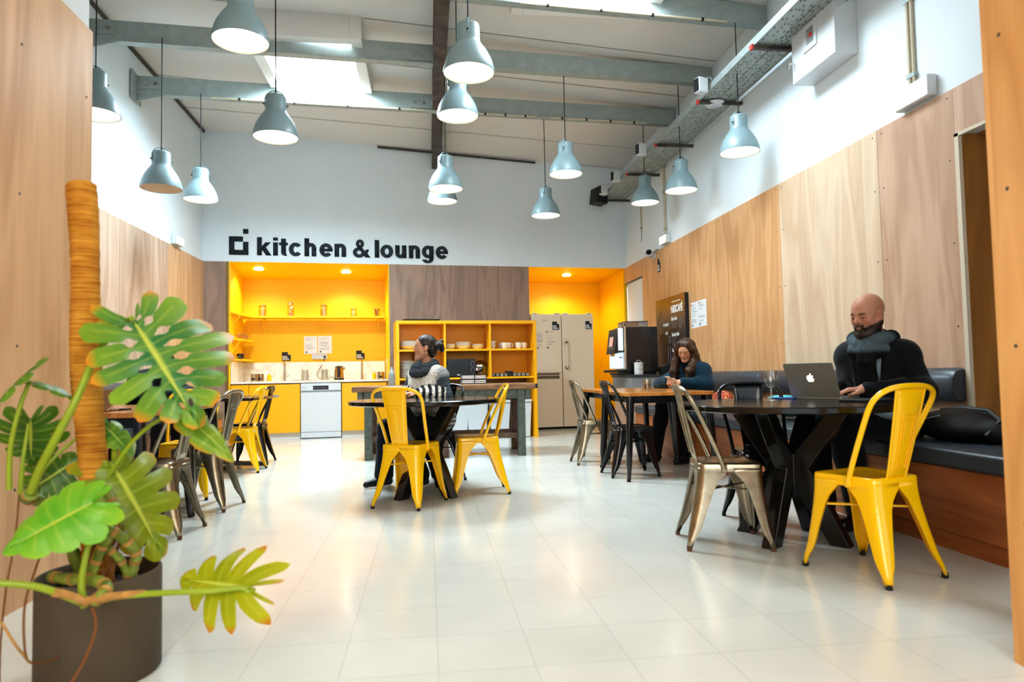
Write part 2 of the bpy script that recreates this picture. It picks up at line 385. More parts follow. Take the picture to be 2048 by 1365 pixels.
# right wall: door opening near the back, seating recess near the camera
mb = MB().box((XR,-4,H),(XR+.12,12.3,5.2)).box((XR,4.0,0),(XR+.12,10.63,H)).box((XR,10.63,2.52),(XR+.12,12.3,H)).box((XR,-4,2.46),(XR+.12,4.0,H))
struct('wall_right', mb, M['wall'])
rs = [(4.02,4.783,'ply_pink'),(4.787,6.268,'ply_pale'),(6.272,7.72,'ply_orange'),(7.724,9.17,'ply_orange'),(9.174,10.62,'ply_orange')]
for i,(a,b,m_) in enumerate(rs):
    struct('trim_%d' % (20+i), MB().box((XR-.016,a,0),(XR,b,H-.005)), M[m_])
struct('trim_25', MB().box((XR-.016,2.2,2.46),(XR,4.018,H-.005)), M['ply_pink'])
struct('trim_26', MB().box((XR-.016,10.624,2.5),(XR,11.62,H-.005)), M['ply_orange'])
# screw heads along the sheet edges
def screws(o, pts, ax):
    for p in pts:
        k = part('screw', MB().lathe([(0,.0015),(.006,.001),(.007,0)],8,M=Matrix.Translation(p) @ Matrix.Rotation(ax*PI/2,4,'Y')), M['steel_d'], o)
for i,(a,b,m_) in enumerate(rs):
    screws(bpy.data.objects['trim_%d' % (20+i)], [(XR-.0165,q,z) for q in (a+.05,b-.05) for z in (1.2,1.75,2.3,2.72)], -1)
# recess beside the bench
struct('wall_seating_recess', MB().box((XR+.0,3.99,0),(4.3,4.06,2.5)).box((4.3,1.2,0),(4.36,4.06,2.5)).box((XR+.12,1.2,2.44),(4.36,4.06,2.5)), M['ply_dark'])
struct('trim_27', MB().box((XR-.022,3.985,0),(XR+.004,4.019,2.46)).box((XR-.022,2.0,2.44),(XR+.004,4.019,2.462)), M['edge'])
# room behind the door opening
struct('wall_corridor', MB().box((3.95,10.3,0),(4.0,12.9,2.9)).box((XR+.12,10.3,0),(4.0,10.36,2.9)).box((XR+.1,10.3,2.6),(4.0,12.9,2.66)), M['wall'])
mb = MB().box((XR+.03,10.66,0),(XR+.07,11.6,2.48))
d = struct('door_1', mb, M['wall'], bevel=.004)
h = part('handle', MB().tube([(XR+.03,10.76,1.02),(XR-.01,10.76,1.02),(XR-.01,10.88,1.02)],.009), M['chrome'], d)
# walls that frame the view close to the camera
struct('wall_near_left', MB().box((-1.90,-2,H),(-1.735,3.72,5.2)).box((-1.90,-2,0),(-1.735,3.70,H)), M['wall'])
struct('trim_30', MB().box((-1.735,-2,0),(-1.715,2.45,H)), M['ply_tan']); struct('trim_31', MB().box((-1.735,2.453,0),(-1.715,3.72,H)), M['ply_tan'])
screws(bpy.data.objects['trim_31'], [(-1.7145,q,z) for q in (2.55,3.1,3.66) for z in (.5,1.1,1.75,2.4)], 1)
struct('wall_near_right', MB().box((1.855,-2,0),(2.0,1.98,5.2)), M['wall'])
struct('trim_32', MB().box((1.83,-2,0),(1.855,1.98,4.0)), M['ply_amber']); struct('trim_33', MB().box((1.83,1.98,0),(2.02,2.0,4.0)), M['ply_amber'])
screws(bpy.data.objects['trim_32'], [(1.8295,q,z) for q in (1.35,1.93) for z in (.45,1.0,1.5,2.0)], -1)
# ceiling in panels, with two openings for roof windows
S1 = (-1.88,7.22,-.66,8.85); S2 = (.86,4.6,2.32,6.62)
xs = [-3.6,S1[0],S1[2],S2[0],S2[2],4.0]; yy = [-4,S2[1],S2[3],S1[1],S1[3],13]
mb = MB()
for i in range(5):
    for j in range(5):
        a,b,c,d_ = xs[i],xs[i+1],yy[j],yy[j+1]
        if (i == 1 and j == 3) or (i == 3 and j == 1): continue
        mb.add([(a,c,CZ(a,c)),(b,c,CZ(b,c)),(b,d_,CZ(b,d_)),(a,d_,CZ(a,d_))], [(0,1,2,3)])
mb.add([(-3.6,-4,5.3),(4,-4,5.3),(4,13,5.3),(-3.6,13,5.3)], []) if 0 else None
struct('ceiling', mb, M['ceil'])
# joints between the roof panels
mb = MB()
for k in range(12):
    y = 1.3+k*1.0
    for a,b in ((-3.4,-1.9),(-.64,3.46)) if 7.2 < y < 8.9 else ((-3.4,3.46),):
        mb.add([(p_,q_,CZ(p_,q_)-.004) for p_,q_ in ((a,y+.08*a),(b,y+.08*b),(b,y+.012+.08*b),(a,y+.012+.08*a))], [(0,1,2,3)])
struct('trim_40', mb, mat('panel_joint','a39d94',.8))
def roof_window(n, r, zlow):
    x0,y0,x1,y1 = r; zt = CZ((x0+x1)/2,(y0+y1)/2)+.12
    w = struct('window_%d' % n, MB().box((x0+.10,y0+.1,zt-.01),(x1-.10,y1-.1,zt)), M['sky'])
    f = MB()
    for a in ((x0,y0,x0+.12,y1),(x1-.12,y0,x1,y1),(x0+.12,y0,x1-.12,y0+.12),(x0+.12,y1-.12,x1-.12,y1)):
        f.box((a[0],a[1],zlow),(a[2],a[3],zt+.02))
    part('window_frame', f, M['ceil'], w, .004)
roof_window(1, S1, 4.53); roof_window(2, S2, 4.55)
# dark strip where roof and left wall meet
struct('trim_41', MB().beam((XL+.015,-2,CZ(XL,-2)-.035),(XL+.015,11,CZ(XL,11)-.035),.03,.03), mat('joint_sealant','5a5854',.8))

# ------------------------------------------------------------------ steelwork under the roof
def purlin(y0, z0, label):
    t = thing('steel_purlin', label, 'beam', (XL, y0, z0), math.atan(.08), 'steel purlins under the roof')
    L = 6.95
    # C section: web and two flanges
    part('web', MB().box((.02,-.008,0),(L-.06,.008,.225)).box((.02,.008,0),(L-.06,.07,.012)).box((.02,.008,.213),(L-.06,.07,.225)).box((.02,.06,.012),(L-.06,.07,.03)).box((.02,-.03,.0),(L-.06,-.008,.012)), M['steel'], t)
    part('end_plate', MB().box((.0,-.16,-.10),(.02,.16,.24)).add([(.02,-.02,-.09),(.02,.0,-.09),(.34,0,0),(.34,-.02,0),(.02,-.02,0),(.02,0,0)],[(0,1,2,3),(0,3,4),(1,5,2),(4,3,2,5),(0,4,5,1)]), M['steel'], t)
    sp = part('splice_plate', MB().box((3.24,-.02,.03),(3.74,-.008,.17)), M['steel'], t); sp2 = part('splice_plate', MB().box((.06,-.02,.07),(.3,-.008,.2)), M['steel'], t)
    for x in (3.30,3.41,3.57,3.68): part('bolt', MB().lathe([(0,.012),(.018,.012),(.02,0)],8,M=Matrix.Translation((x,-.02,.10)) @ Matrix.Rotation(PI/2,4,'X')), M['chrome'], sp)
    for x in (.13,.23): part('bolt', MB().lathe([(0,.012),(.018,.012),(.02,0)],8,M=Matrix.Translation((x,-.02,.135)) @ Matrix.Rotation(PI/2,4,'X')), M['chrome'], sp2)
    return t
BEAM = {1:(8.42,4.35), 2:(7.2,4.40), 3:(5.85,4.42), 4:(4.65,4.44)}
for k, nm in ((1,'galvanised steel purlin nearest the back wall, crossing in front of the roof window'),(2,'galvanised steel purlin second from the back wall, below the roof window edge'),
              (3,'galvanised steel purlin third from the back wall, under the brighter front roof window'),(4,'galvanised steel purlin closest to the camera above the front pendants')):
    purlin(*BEAM[k], nm)
t = thing('roof_rafter', 'dark rusty steel rafter running front to back above the purlins', 'beam', (.17,0,4.36))
part('web', MB().box((-.006,3.2,.02),(.006,11.2,.30)), M['steel_d'], t); part('bottom_flange', MB().box((-.07,3.2,0),(.07,11.2,.02)), M['steel_d'], t)
part('top_flange', MB().box((-.07,3.2,.30),(.07,11.2,.315)), M['steel_d'], t)
# beige cable conduits clipped along the purlins
def conduit(pts, label, r=.011, cuts=()):
    t = thing('cable_conduit', label, 'conduit', pts[0])
    P = [Vector(p)-Vector(pts[0]) for p in pts]
    part('pipe', MB().tube(P, r, 8), M['conduit'], t)
    n = 4
    for i in range(n):
        q = P[0].lerp(P[-1], (i+.5)/n); d = (P[-1]-P[0]).normalized()
        part('clip', MB().tube([q-d*.012, q+d*.012], r*1.7, 8), M['blackm'], t)
    return t
def BP(k, x, dy=0, dz=0): return (x, BEAM[k][0]+.08*(x-XL)+dy, BEAM[k][1]+dz)
conduit([BP(1,-2.55,-.04,-.005), BP(1,.0,-.04,-.005)], 'beige conduit along the rearmost purlin, left of the rafter')
conduit([BP(1,.38,-.04,-.005), BP(1,1.45,-.04,-.005)], 'beige conduit along the rearmost purlin, right of the smoke detector')
conduit([BP(1,1.65,-.04,-.005), BP(1,3.0,-.04,-.005)], 'beige conduit along the rearmost purlin, ending at the cable tray')
conduit([BP(3,.9,-.04,-.005), BP(3,3.0,-.04,-.005)], 'beige conduit along the purlin under the front roof window')
t = thing('smoke_detector', 'small round white smoke detector under the rearmost purlin', 'detector', BP(1,.33,-.05,-.04))
part('housing', MB().lathe([(0,-.03),(.04,-.03),(.055,-.015),(.06,.02),(0,.02)],20), M['white'], t); part('base_plate', MB().lathe([(.045,.02),(.045,.045),(0,.045)],20), M['white'], t)
p0, p1 = KW(-.78,-.02,4.69), KW(1.88,-.02,4.57)
solo('dark_cable_trunking', MB().beam(p0-p0, p1-p0, .02, .03), M['steel_d'], 'thin dark trunking along the top of the back wall', 'trunking', p0)

# ------------------------------------------------------------------ pendant lamps
def make_pendant():
    t = thing('pendant_lamp', '', 'lamp', (0,0,0), 0, 'grey bell pendant lamps')
    D = .385; r = D/2
    prof = [(r_*D, z_*D) for r_, z_ in ((.5,0),(.5,.02),(.493,.08),(.478,.14),(.459,.21),(.432,.28),(.398,.35),(.358,.42),(.31,.49),(.268,.545),(.24,.59),(.227,.64),(.222,.92),(.21,.955),(.18,.972),(0,.974))]
    o_ = part('shade', MB().lathe(prof,40), M['lamp'], t, ang=50)
    part('shade_lining', MB().lathe([(r-.004,.0),(r-.012,.05),(.13,.16),(.08,.2),(0,.2)],40), M['lamp_in'], t)
    part('diffuser', MB().lathe([(r-.006,.012),(r-.02,.006),(0,.002)],40), M['glow'], t)
    st = []
    for i in range(17):
        a = PI*i/16; st.append((.091*math.cos(a), 0, .32+.095*math.sin(a)))
    st = [(.091,0,.27)]+st+[(-.091,0,.27)]
    b = part('strap', MB().tube(st,.011,8,sq=(.3,1)), M['lamp'], t)
    for s in (-1,1): part('strap_screw', MB().cyl((s*.088,0,.29),(s*.106,0,.29),.007,n=8), M['blackm'], b)
    return t
PROTO = make_pendant()
def place_pendant(first, x, y, z, ztop, label, rz, glow='glow', power=9):
    t = PROTO if first else dup(PROTO, (x,y,z), rz, label)
    t.location = (x,y,z); t.rotation_euler = (0,0,rz); t['label'] = label
    part('hanging_cord', MB().cyl((0,0,.375),(0,0,ztop-z),.005,n=8), M['cord'], t)
    part('cord_grip', MB().cyl((0,0,.375),(0,0,.43),.012,.006,n=8), M['blackm'], t)
    for ch in t.children:
        if ch.name.startswith('diffuser') and glow != 'glow':
            ch.data = ch.data.copy(); ch.data.materials[0] = M[glow]
    if power:
        l = bpy.data.lights.new('lamp_light','SPOT'); l.energy = power*1.1; l.spot_size = R_(135); l.spot_blend = .8; l.color = (1,.97,.90); l.shadow_soft_size = .15
        lo = bpy.data.objects.new('lamp_light', l); COL.objects.link(lo); lo.location = (x,y,z-.02)
    return t
LAMPS = [ # pixel-measured places under the purlins
 ((-2.75,6.02,3.19),3,'pendant lamp half hidden behind the left plywood wall edge',.9,'glow_dim',3),
 ((-1.27,4.85,3.30),4,'largest pendant at top left, dome cut by the photo edge',1.3,'glow',9),
 ((.33,4.98,3.19),4,'large pendant hanging in front of the rafter, nearest the centre',1.45,'glow',9),
 ((.30,6.20,3.33),3,'pendant partly hidden behind the large central pendant',.3,'glow',9),
 ((.22,7.55,3.02),2,'pendant below the rafter over the yellow bookcase, in front of its twin',.9,'glow',9),
 ((.21,8.72,3.18),1,'pendant whose rim shows just below the one over the bookcase',.9,'glow',9),
 ((-1.29,6.05,3.04),3,'pendant in front of the bright roof window, strap turned sideways',.25,'glow',9),
 ((-2.62,7.10,2.86),2,'unlit pendant with beige inside near the left wall',.7,'glow_off',0),
 ((-2.64,8.35,3.07),1,'small pendant at far left over the kitchen corner',.2,'glow',9),
 ((1.61,7.65,3.24),2,'upper pendant of the pair right of the rafter',1.2,'glow',9),
 ((1.58,8.86,3.04),1,'lowest small pendant between rafter and cable tray',1.2,'glow',9),
 ((2.99,8.98,3.26),1,'pendant hanging right under the far end of the cable tray',1.5,'glow',9),
 ((3.05,7.8,3.11),2,'pendant beside the white wall conduit at right',.2,'glow',4),
 ((3.10,6.35,3.10),3,'largest pendant on the right, against the upper white wall',.5,'glow',3),
]
for i,((x,y,z),k,lab,rz,gl,pw) in enumerate(LAMPS):
    place_pendant(i == 0, x, y, z, BEAM[k][1]+(.0 if k != 4 else .02), lab, rz, gl, pw)

# ------------------------------------------------------------------ cable tray and its fittings
t = thing('cable_tray', 'perforated galvanised cable tray running along the right wall', 'cable tray', (2.98,0,3.9))
mb = MB(); y = 2.0; W_ = .4
part('tray_bottom', MB().box((0,2.0,0),(W_,11.25,.003)), M['steel'], t)
part('side_rail', MB().box((-.004,2.0,-.012),(0,11.25,.06)), M['steel'], t); part('side_rail', MB().box((W_,2.0,-.012),(W_+.004,11.25,.06)), M['steel'], t)
part('centre_rib', MB().box((W_*.5-.004,2.0,-.006),(W_*.5+.004,11.25,0)).box((W_*.75-.004,2.0,-.006),(W_*.75+.004,11.25,0)), M['steel'], t)
rnd = random.Random(3)
mb = MB()
while y < 11.1:
    for c in range(12):
        if rnd.random() < .55:
            x = .03+c*.031; yo = y+rnd.uniform(-.02,.02)
            mb.add([(x,yo,-.002),(x+.009,yo,-.002),(x+.009,yo+.03,-.002),(x,yo+.03,-.002)], [(0,3,2,1)])
    y += .07
o_ = part('slot_holes', mb, M['blackm'], t); o_['kind'] = 'stuff'
for yy_ in (5.75,7.0,8.4,9.7,11.2):
    br = part('bracket', MB().box((-.02,yy_-.02,-.045),(.48,yy_+.02,-.014)), M['steel_d'], t)
    part('red_end_cap', MB().box((-.035,yy_-.025,-.05),(-.015,yy_+.025,-.008)), M['red'], br)
# things hung on the tray
t = thing('wireless_access_point', 'round white access point under the cable tray', 'access point', (3.17,7.05,3.885))
part('disc', MB().lathe([(0,-.035),(.07,-.034),(.10,-.022),(.11,-.005),(.11,0),(0,0)],28), M['white'], t); part('logo_ring', MB().lathe([(.028,-.0365),(.032,-.0365)],20), M['ink'], t)
def tray_spot(y, lab, black=False):
    t = thing('wall_speaker' if black else 'track_spotlight', lab, 'speaker' if black else 'spotlight', (2.93,y,3.93), .3)
    if black:
        part('cabinet', MB().add([(-.16,-.12,-.14),(.06,-.12,-.16),(.06,.12,-.16),(-.16,.12,-.14),(-.12,-.12,.12),(.08,-.12,.1),(.08,.12,.1),(-.12,.12,.12)],[(0,3,2,1),(4,5,6,7),(0,1,5,4),(1,2,6,5),(2,3,7,6),(3,0,4,7)]), M['blackm'], t, .008)
        part('bracket', MB().box((.06,-.02,-.03),(.16,.02,.03)), M['blackm'], t)
        part('nameplate', MB().box((-.06,-.123,-.05),(.0,-.12,-.035)), M['chrome'], t)
    else:
        part('body', MB().box((-.12,-.045,-.09),(.0,.045,.07)), M['white'], t, .01)
        part('lens', MB().box((-.128,-.035,-.075),(-.118,.035,.055)), M['blackm'], t)
        part('cable', MB().tube([(0,0,.05),(.03,0,.1),(.07,0,.1),(.1,0,.05)],.005,6), M['white'], t)
    return t
tray_spot(6.72,'white spotlight on the tray edge, black lens, nearest the access point'); tray_spot(8.75,'small white spotlight on the tray beside the third bracket')
tray_spot(10.0,'white spotlight on the tray, second from its far end'); tray_spot(10.75,'white spotlight on the tray next to the black speaker')
tray_spot(11.12,'black speaker at the far end of the cable tray', True)
# electrical box on the upper right wall
t = thing('electrical_box', 'white wall cabinet with lock window high on the right wall', 'electrical box', (XR,5.0,3.47))
part('cabinet', MB().box((-.2,-.02,0),(0,.62,.62)), M['white'], t, .006)
wn = part('window', MB().box((-.212,.22,.19),(-.199,.42,.42)), M['white'], t, .003); part('dark_pane', MB().box((-.215,.26,.24),(-.211,.36,.37)), M['greyfront'], wn)
part('red_button', MB().lathe([(0,.012),(.018,.01),(.02,0)],12,M=Matrix.Translation((-.214,.29,.30)) @ Matrix.Rotation(-PI/2,4,'Y')), M['red'], wn)
part('key', MB().cyl((-.21,.585,.18),(-.25,.585,.18),.01,n=8).box((-.262,.577,.13),(-.25,.593,.19)), M['chrome'], t)
# emergency lights
def emergency(loc, rz, lab, sc=1):
    t = thing('emergency_light', lab, 'emergency light', loc, rz)
    part('housing', MB().box((-.17*sc,-.075,0),(.17*sc,0,.15*sc)), M['white'], t, .012)
    part('glowing_panel', MB().box((-.155*sc,-.081,.012),(.155*sc,-.074,.138*sc)), M['exitglow'], t, .003)
emergency((XR,4.33,2.785), -PI/2, 'glowing emergency light on the right wall nearest the camera')
emergency((XR,9.45,2.785), -PI/2, 'small glowing emergency light above the security camera', .8)
emergency((XL+.0,9.72,2.785), PI/2, 'glowing emergency light on the left wall above the plywood', .8)
for y0,z1,lab,two in ((4.36,5.0,'beige double conduit rising from the near emergency light on the right wall',1),(9.47,4.2,'beige double conduit rising from the far emergency light to the tray',1),(10.6,4.0,'short beige conduit stub with loose wire by the back corner',0)):
    t = thing('wall_conduit', lab, 'conduit', (XR-.014,y0,2.95 if two else 3.2))
    part('pipe', MB().cyl((0,0,0),(0,0,z1-2.95 if two else .7),.012,n=8), M['conduit'], t)
    if two: part('pipe', MB().cyl((0,.04,0),(0,.04,z1-2.95),.012,n=8), M['conduit'], t)
    [part('collar', MB().box((-.016,-.02,c_),(.014,.06 if two else .02,c_+.03)), M['steel'], t) for c_ in (.05,.6)]
    if not two: part('loose_wire', MB().tube([(0,0,0),(.0,-.01,-.06),(-.01,-.03,-.1),(-.01,-.02,-.16)],.004,6), M['blackm'], t)
t = thing('security_camera', 'white round security camera on top of the right plywood', 'camera', (XR-.016,9.96,2.70))
part('mount', MB().lathe([(.05,0),(.05,.03),(.02,.06),(0,.06)],20,M=Matrix.Rotation(-PI/2,4,'Y')), M['white'], t)
Mx = Matrix.Translation((-.1,-.03,.03)) @ Matrix.Rotation(R_(75),4,'X') @ Matrix.Rotation(R_(-25),4,'Y')
b = part('ball', MB().lathe([(0,-.07),(.04,-.06),(.065,-.02),(.068,.02),(.055,.055),(.0,.06)],24,M=Mx), M['white'], t); part('lens', MB().lathe([(.045,.058),(.04,.066),(0,.066)],20,M=Mx), M['screen'], b)
part('cable', MB().tube([(-.02,0,.05),(.0,-.05,.09),(.012,-.12,.08)],.005,6), M['blackm'], t)
# ------------------------------------------------------------------ lettering
def text_mesh(s, size=1, off=0, ext=.002, align='LEFT', sx=1):
    cu = bpy.data.curves.new('t', 'FONT'); cu.body = s; cu.size = size; cu.offset = off; cu.extrude = ext; cu.align_x = align; cu.resolution_u = 6
    ob = bpy.data.objects.new('t', cu); COL.objects.link(ob)
    dg = bpy.context.evaluated_depsgraph_get(); dg.update()
    me = bpy.data.meshes.new_from_object(ob.evaluated_get(dg))
    v = [(p.co.x*sx, p.co.y, p.co.z) for p in me.vertices]; f = [tuple(p.vertices) for p in me.polygons]
    bpy.data.objects.remove(ob); bpy.data.curves.remove(cu); bpy.data.meshes.remove(me)
    return v, f
UP = Matrix.Rotation(PI/2, 4, 'X')          # text plane stood up: x right, z up, facing -y
def stand(v, Mx): return [tuple(Mx @ Vector(p)) for p in v]

# bold grotesque letters drawn as thick strokes (x-height 1 unit = .72)
def letters():
    S = .19                                 # stem width
    def rect(x0,y0,x1,y1): return ('p', [(x0,y0),(x1,y0),(x1,y1),(x0,y1)])
    def arc(cx,cy,rx,ry,a0,a1,w,n=22,w2=None): return ('a', (cx,cy,rx,ry,a0,a1,w,n,w if w2 is None else w2))
    X = .54; r = X/2; h = .148                # x height, horizontal stroke
    ring = lambda cx: [arc(cx,r,.27,r+.01,0,360,S-.005,44,h)]
    n_ = lambda x: [rect(x,0,x+S,X), arc(x+.25,X-.20,.225,.212,0,168,S,20,h), rect(x+.475-S,0,x+.475,X-.2)]
    e_ = lambda cx: [arc(cx,r,.27,r+.01,11,322,S-.005,40,h), rect(cx-.2,r-.055,cx+.268,r+.055)]
    out = []; x = 7.80; POS = iter([0, 0.625, 0.88, 1.236, 1.86, 2.452, 3.067, 3.822, 4.72, 4.95, 5.577, 6.154, 6.707, 7.298])
    def put_(parts, adv):
        x = next(POS)
        for k, p in parts:
            if k == 'p': out.append(('p', [(a+x,b) for a,b in p]))
            else: out.append(('a', (p[0]+x,)+tuple(p[1:])))
    put_([rect(0,0,S,.74), ('p',[(S-.01,.16),(S-.01,.36),(.33,.54),(.545,.54)]), ('p',[(.17,.28),(.30,.41),(.565,0),(.35,0)])], .575)      # k
    put_([rect(0,0,S,X), rect(0,.615,S,.74)], .215)                                                                              # i
    put_([rect(.06,.12,.06+S,.70), rect(-.02,.43,.325,.54), arc(.245,.14,.185,.145,180,285,S,12,h)], .36)                         # t
    put_([arc(.275,r,.27,r+.01,38,322,S,36,h)], .575)                                                                            # c
    put_([rect(0,0,S,.74)]+n_(0)[1:], .55)                                                                                       # h
    put_(e_(.275), .595)                                                                                                         # e
    put_(n_(0), .72)                                                                                                             # n
    put_([arc(.29,.565,.17,.18,0,360,.14,30,.12), arc(.25,.2,.255,.22,75,345,.165,30,.14),
          ('p',[(.13,.50),(.29,.50),(.73,0),(.50,0)]), ('p',[(.47,.13),(.56,.06),(.665,.33),(.53,.33)])], .85)                   # &
    put_([rect(0,0,S,.74)], .205)                                                                                                # l
    put_(ring(.275), .60)                                                                                                        # o
    put_([rect(0,.2,S,X), arc(.225,.20,.225,.212,180,348,S,20,h), rect(.475-S,0,.475,X)], .565)                                   # u
    put_(n_(0), .53)                                                                                                             # n
    put_([arc(.265,r+.015,.26,r,0,360,S-.01,40,h), rect(.505-S,-.02,.505,X), arc(.255,-.02,.25,.18,190,360,S-.01,24,.115)], .575)   # g
    put_(e_(.275), .56)                                                                                                          # e
    return out, 7.80
def lettering_mesh(scale_x, scale_z):
    shapes, adv = letters(); mb = MB()
    for ix, (k, p) in enumerate(shapes):
        dp = .004+.00025*ix
        if k == 'p':
            q = [(a*scale_x, b*scale_z) for a, b in p]
            mb.prism(q, 0, dp, UP)
        else:
            cx,cy,rx,ry,a0,a1,w,n,w2 = p; full = abs(a1-a0) >= 360; vs = []
            for i in range(n+1):
                a = R_(a0+(a1-a0)*i/n)
                for q in (0,1):
                    X_ = cx+(rx-w*q)*math.cos(a); Z_ = cy+(ry-w2*q)*math.sin(a)
                    vs.append(UP @ Vector((X_*scale_x, Z_*scale_z, dp)))
            mb.add(vs, [(2*i,2*i+2,2*i+3,2*i+1) for i in range(n)])
    return mb, adv
shp, ADV = letters()
mb, adv = lettering_mesh(2.976/ADV, .388)
t = thing('wall_sign', 'dark kitchen & lounge lettering with square emblem on the upper back wall', 'sign', KW(-3.05,-.002,2.874), TH)
o_ = part('lettering', mb, M['sign'], t, ang=None); o_.location = (.41,0,0)
e = .0
lg = MB()
def sq(x0,z0,x1,z1): lg.box((x0,-.004,z0),(x1,0,z1))
sq(0,0,.08,.29); sq(.08,0,.285,.08); sq(.205,.08,.285,.208); sq(.08,.208,.205,.29); sq(.205,.333,.285,.41)
part('emblem', lg, M['sign'], t, ang=None)

# ------------------------------------------------------------------ small shared builders
def sticker(loc, rz, lab, w=.125, h=.135, par=None):
    t = thing('notice_sticker', lab, 'sticker', loc, rz, 'black notice stickers')
    part('panel', MB().box((0,-.002,0),(w*.68,0,h)).box((w*.68,-.002,0),(w,0,h*.7)), M['inkblack'], t)
    v = MB(); rr = random.Random(w*1000+loc[0])
    for i, L in enumerate((.52,.60,.78)):
        x = .06*w; z = h*(.50-.17*i); end = w*(.06+L)
        while x < end:
            k = rr.uniform(.05,.11)*w; v.box((x,-.0035,z-.05*h),(min(x+k,end),-.002,z+.05*h)); x += k+.012*w
    part('text_lines', v, M['wtext'], t); return t
def sheet(loc, rz, lab, w=.21, h=.297, red=False, seed=1, m='paper', cat='notice', name='paper_notice'):
    t = thing(name, lab, cat, loc, rz, 'paper notices')
    part('paper', MB().box((0,-.0015,0),(w,0,h)), M[m], t)
    v = MB(); rr = random.Random(seed); z = h*.9
    while z > h*.18:
        L = rr.uniform(.4,.85)
        if rr.random() < .8: v.box((w*.1,-.0022,z),(w*(.1+L*.9),-.0015,z+h*.012))
        z -= h*rr.choice((.035,.035,.07))
    part('text_lines', v, M['ink'], t)
    part('stamp', MB().box((w*.12,-.0022,h*.06),(w*.24,-.0015,h*.14)), M['inkblack'], t)
    if red: part('red_mark', MB().prism([(w*.06,h*.95),(w*.06,h*.82),(w*.2,h*.92)],0,.002,UP), M['red'], t)
    return t
# ------------------------------------------------------------------ kitchen units
def K(u, w, z=0): return KW(u, w, z)
t = thing('base_cabinet', 'yellow corner base cabinet at the left end of the counter', 'cabinet', K(-3.025,0), TH, 'yellow base cabinets')
part('carcass', MB().box((0,.022,.10),(.262,.58,.858)), M['yellow_unit'], t); part('door', MB().box((.002,0,.10),(.26,.02,.855)), M['yellow_unit'], t, .003)
part('toe_kick', MB().box((0,.05,0),(.262,.07,.10)), M['toe'], t)
t = thing('base_cabinet', 'wide yellow base cabinet left of the dishwasher', 'cabinet', K(-2.76,0), TH, 'yellow base cabinets')
part('carcass', MB().box((0,.022,.10),(.755,.58,.858)), M['yellow_unit'], t); part('door', MB().box((.002,0,.10),(.75,.02,.855)), M['yellow_unit'], t, .003)
part('toe_kick', MB().box((0,.05,0),(.755,.07,.10)), M['toe'], t)
t = thing('base_cabinet', 'yellow base cabinet between dishwasher and workbench', 'cabinet', K(-1.372,0), TH, 'yellow base cabinets')
part('carcass', MB().box((0,.022,.10),(.74,.58,.858)), M['yellow_unit'], t); part('door', MB().box((.004,0,.10),(.70,.02,.855)), M['yellow_unit'], t, .003)
part('side_gap', MB().box((.702,.004,.10),(.712,.02,.855)), M['void'], t); part('toe_kick', MB().box((0,.05,0),(.74,.07,.10)), M['toe'], t)
t = thing('dishwasher', 'white freestanding dishwasher under the counter', 'dishwasher', K(-2.0,-.012), TH)
part('body', MB().box((.005,.03,.02),(.617,.58,.85)), M['white'], t)
part('door', MB().box((.006,0,.10),(.616,.03,.72)), M['white'], t, .004)
part('kick_plate', MB().box((.006,.006,.012),(.616,.03,.095)), M['white'], t, .002)
cp = part('control_panel', MB().box((.006,-.004,.748),(.616,.03,.862)), M['white'], t, .004)
part('display', MB().box((.19,-.007,.762),(.425,-.003,.822)), M['screen'], cp)
lv = MB()
for i in range(8): lv.box((.205+i*.026,-.009,.785),(.217+i*.026,-.006,.80))
part('display_symbols', lv, M['ink'], cp); part('brand_mark', MB().box((.025,-.006,.79),(.09,-.003,.797)), M['ink'], cp)
part('handle_recess', MB().prism([(.03,.745),(.06,.722),(.56,.722),(.59,.745)],.002,.02,UP @ Matrix.Scale(-1,4,(0,0,1))), M['greyfront'], t)
part('top_seam', MB().box((.006,-.002,.866),(.616,.02,.872)), M['void'], t)
solo('worktop', MB().box((0,-.015,.872),(2.382,1.20,.905)), M['marble'], 'pale stone worktop running the width of the yellow recess', 'worktop', K(-3.025,0), TH, bevel=.004)
solo('backsplash', MB().box((.01,1.19,.906),(2.38,1.205,1.225)), M['marble'], 'veined stone backsplash behind the sinks', 'backsplash', K(-3.025,0), TH)
solo('backsplash', MB().box((.0,.03,.906),(.012,1.188,1.225)), M['marble'], 'stone backsplash on the left side wall of the recess', 'backsplash', K(-3.025,0), TH)
# long shelf and brackets
t = thing('wall_shelf', 'long yellow wall shelf carrying the storage jars', 'shelf', K(-2.98,1.2,1.975), TH)
part('board', MB().box((0,-.30,0),(2.33,.06,.028)), M['yellow_wall'], t, .002)
for x in (.30,1.27,2.22):
    part('bracket', MB().prism([(x-.012,0),(x+.012,0),(x+.012,-.012),(x-.012,-.012)],0,.001) if 0 else MB().beam((x,-.26,-.01),(x,.03,-.01),.022,.012).beam((x,.035,0),(x,.035,-.27),.022,.012,(0,1,0)).beam((x,-.22,-.012),(x,.03,-.22),.016,.01), M['yellow_wall'], t)
for z, lab in ((1.972,'uppermost yellow side shelf meeting the long shelf'),(1.565,'middle yellow side shelf holding glasses'),(1.245,'lowest yellow side shelf holding the black cord coil')):
    t = thing('side_shelf', lab, 'shelf', K(-3.03,.03,z), TH, 'yellow side shelves')
    part('board', MB().prism([(0,0),(.03,0),(.2,.86),(.2,1.16),(0,1.16)],0,.026), M['yellow_wall'], t, .002)
    if z > 1.3: part('bracket', MB().beam((0,.2,-.01),(.13,.2,-.01),.02,.01).beam((.004,.2,-.008),(.004,.2,-.2),.02,.01,(1,0,0)).beam((.115,.2,-.012),(.01,.2,-.17),.014,.01), M['yellow_wall'], t)
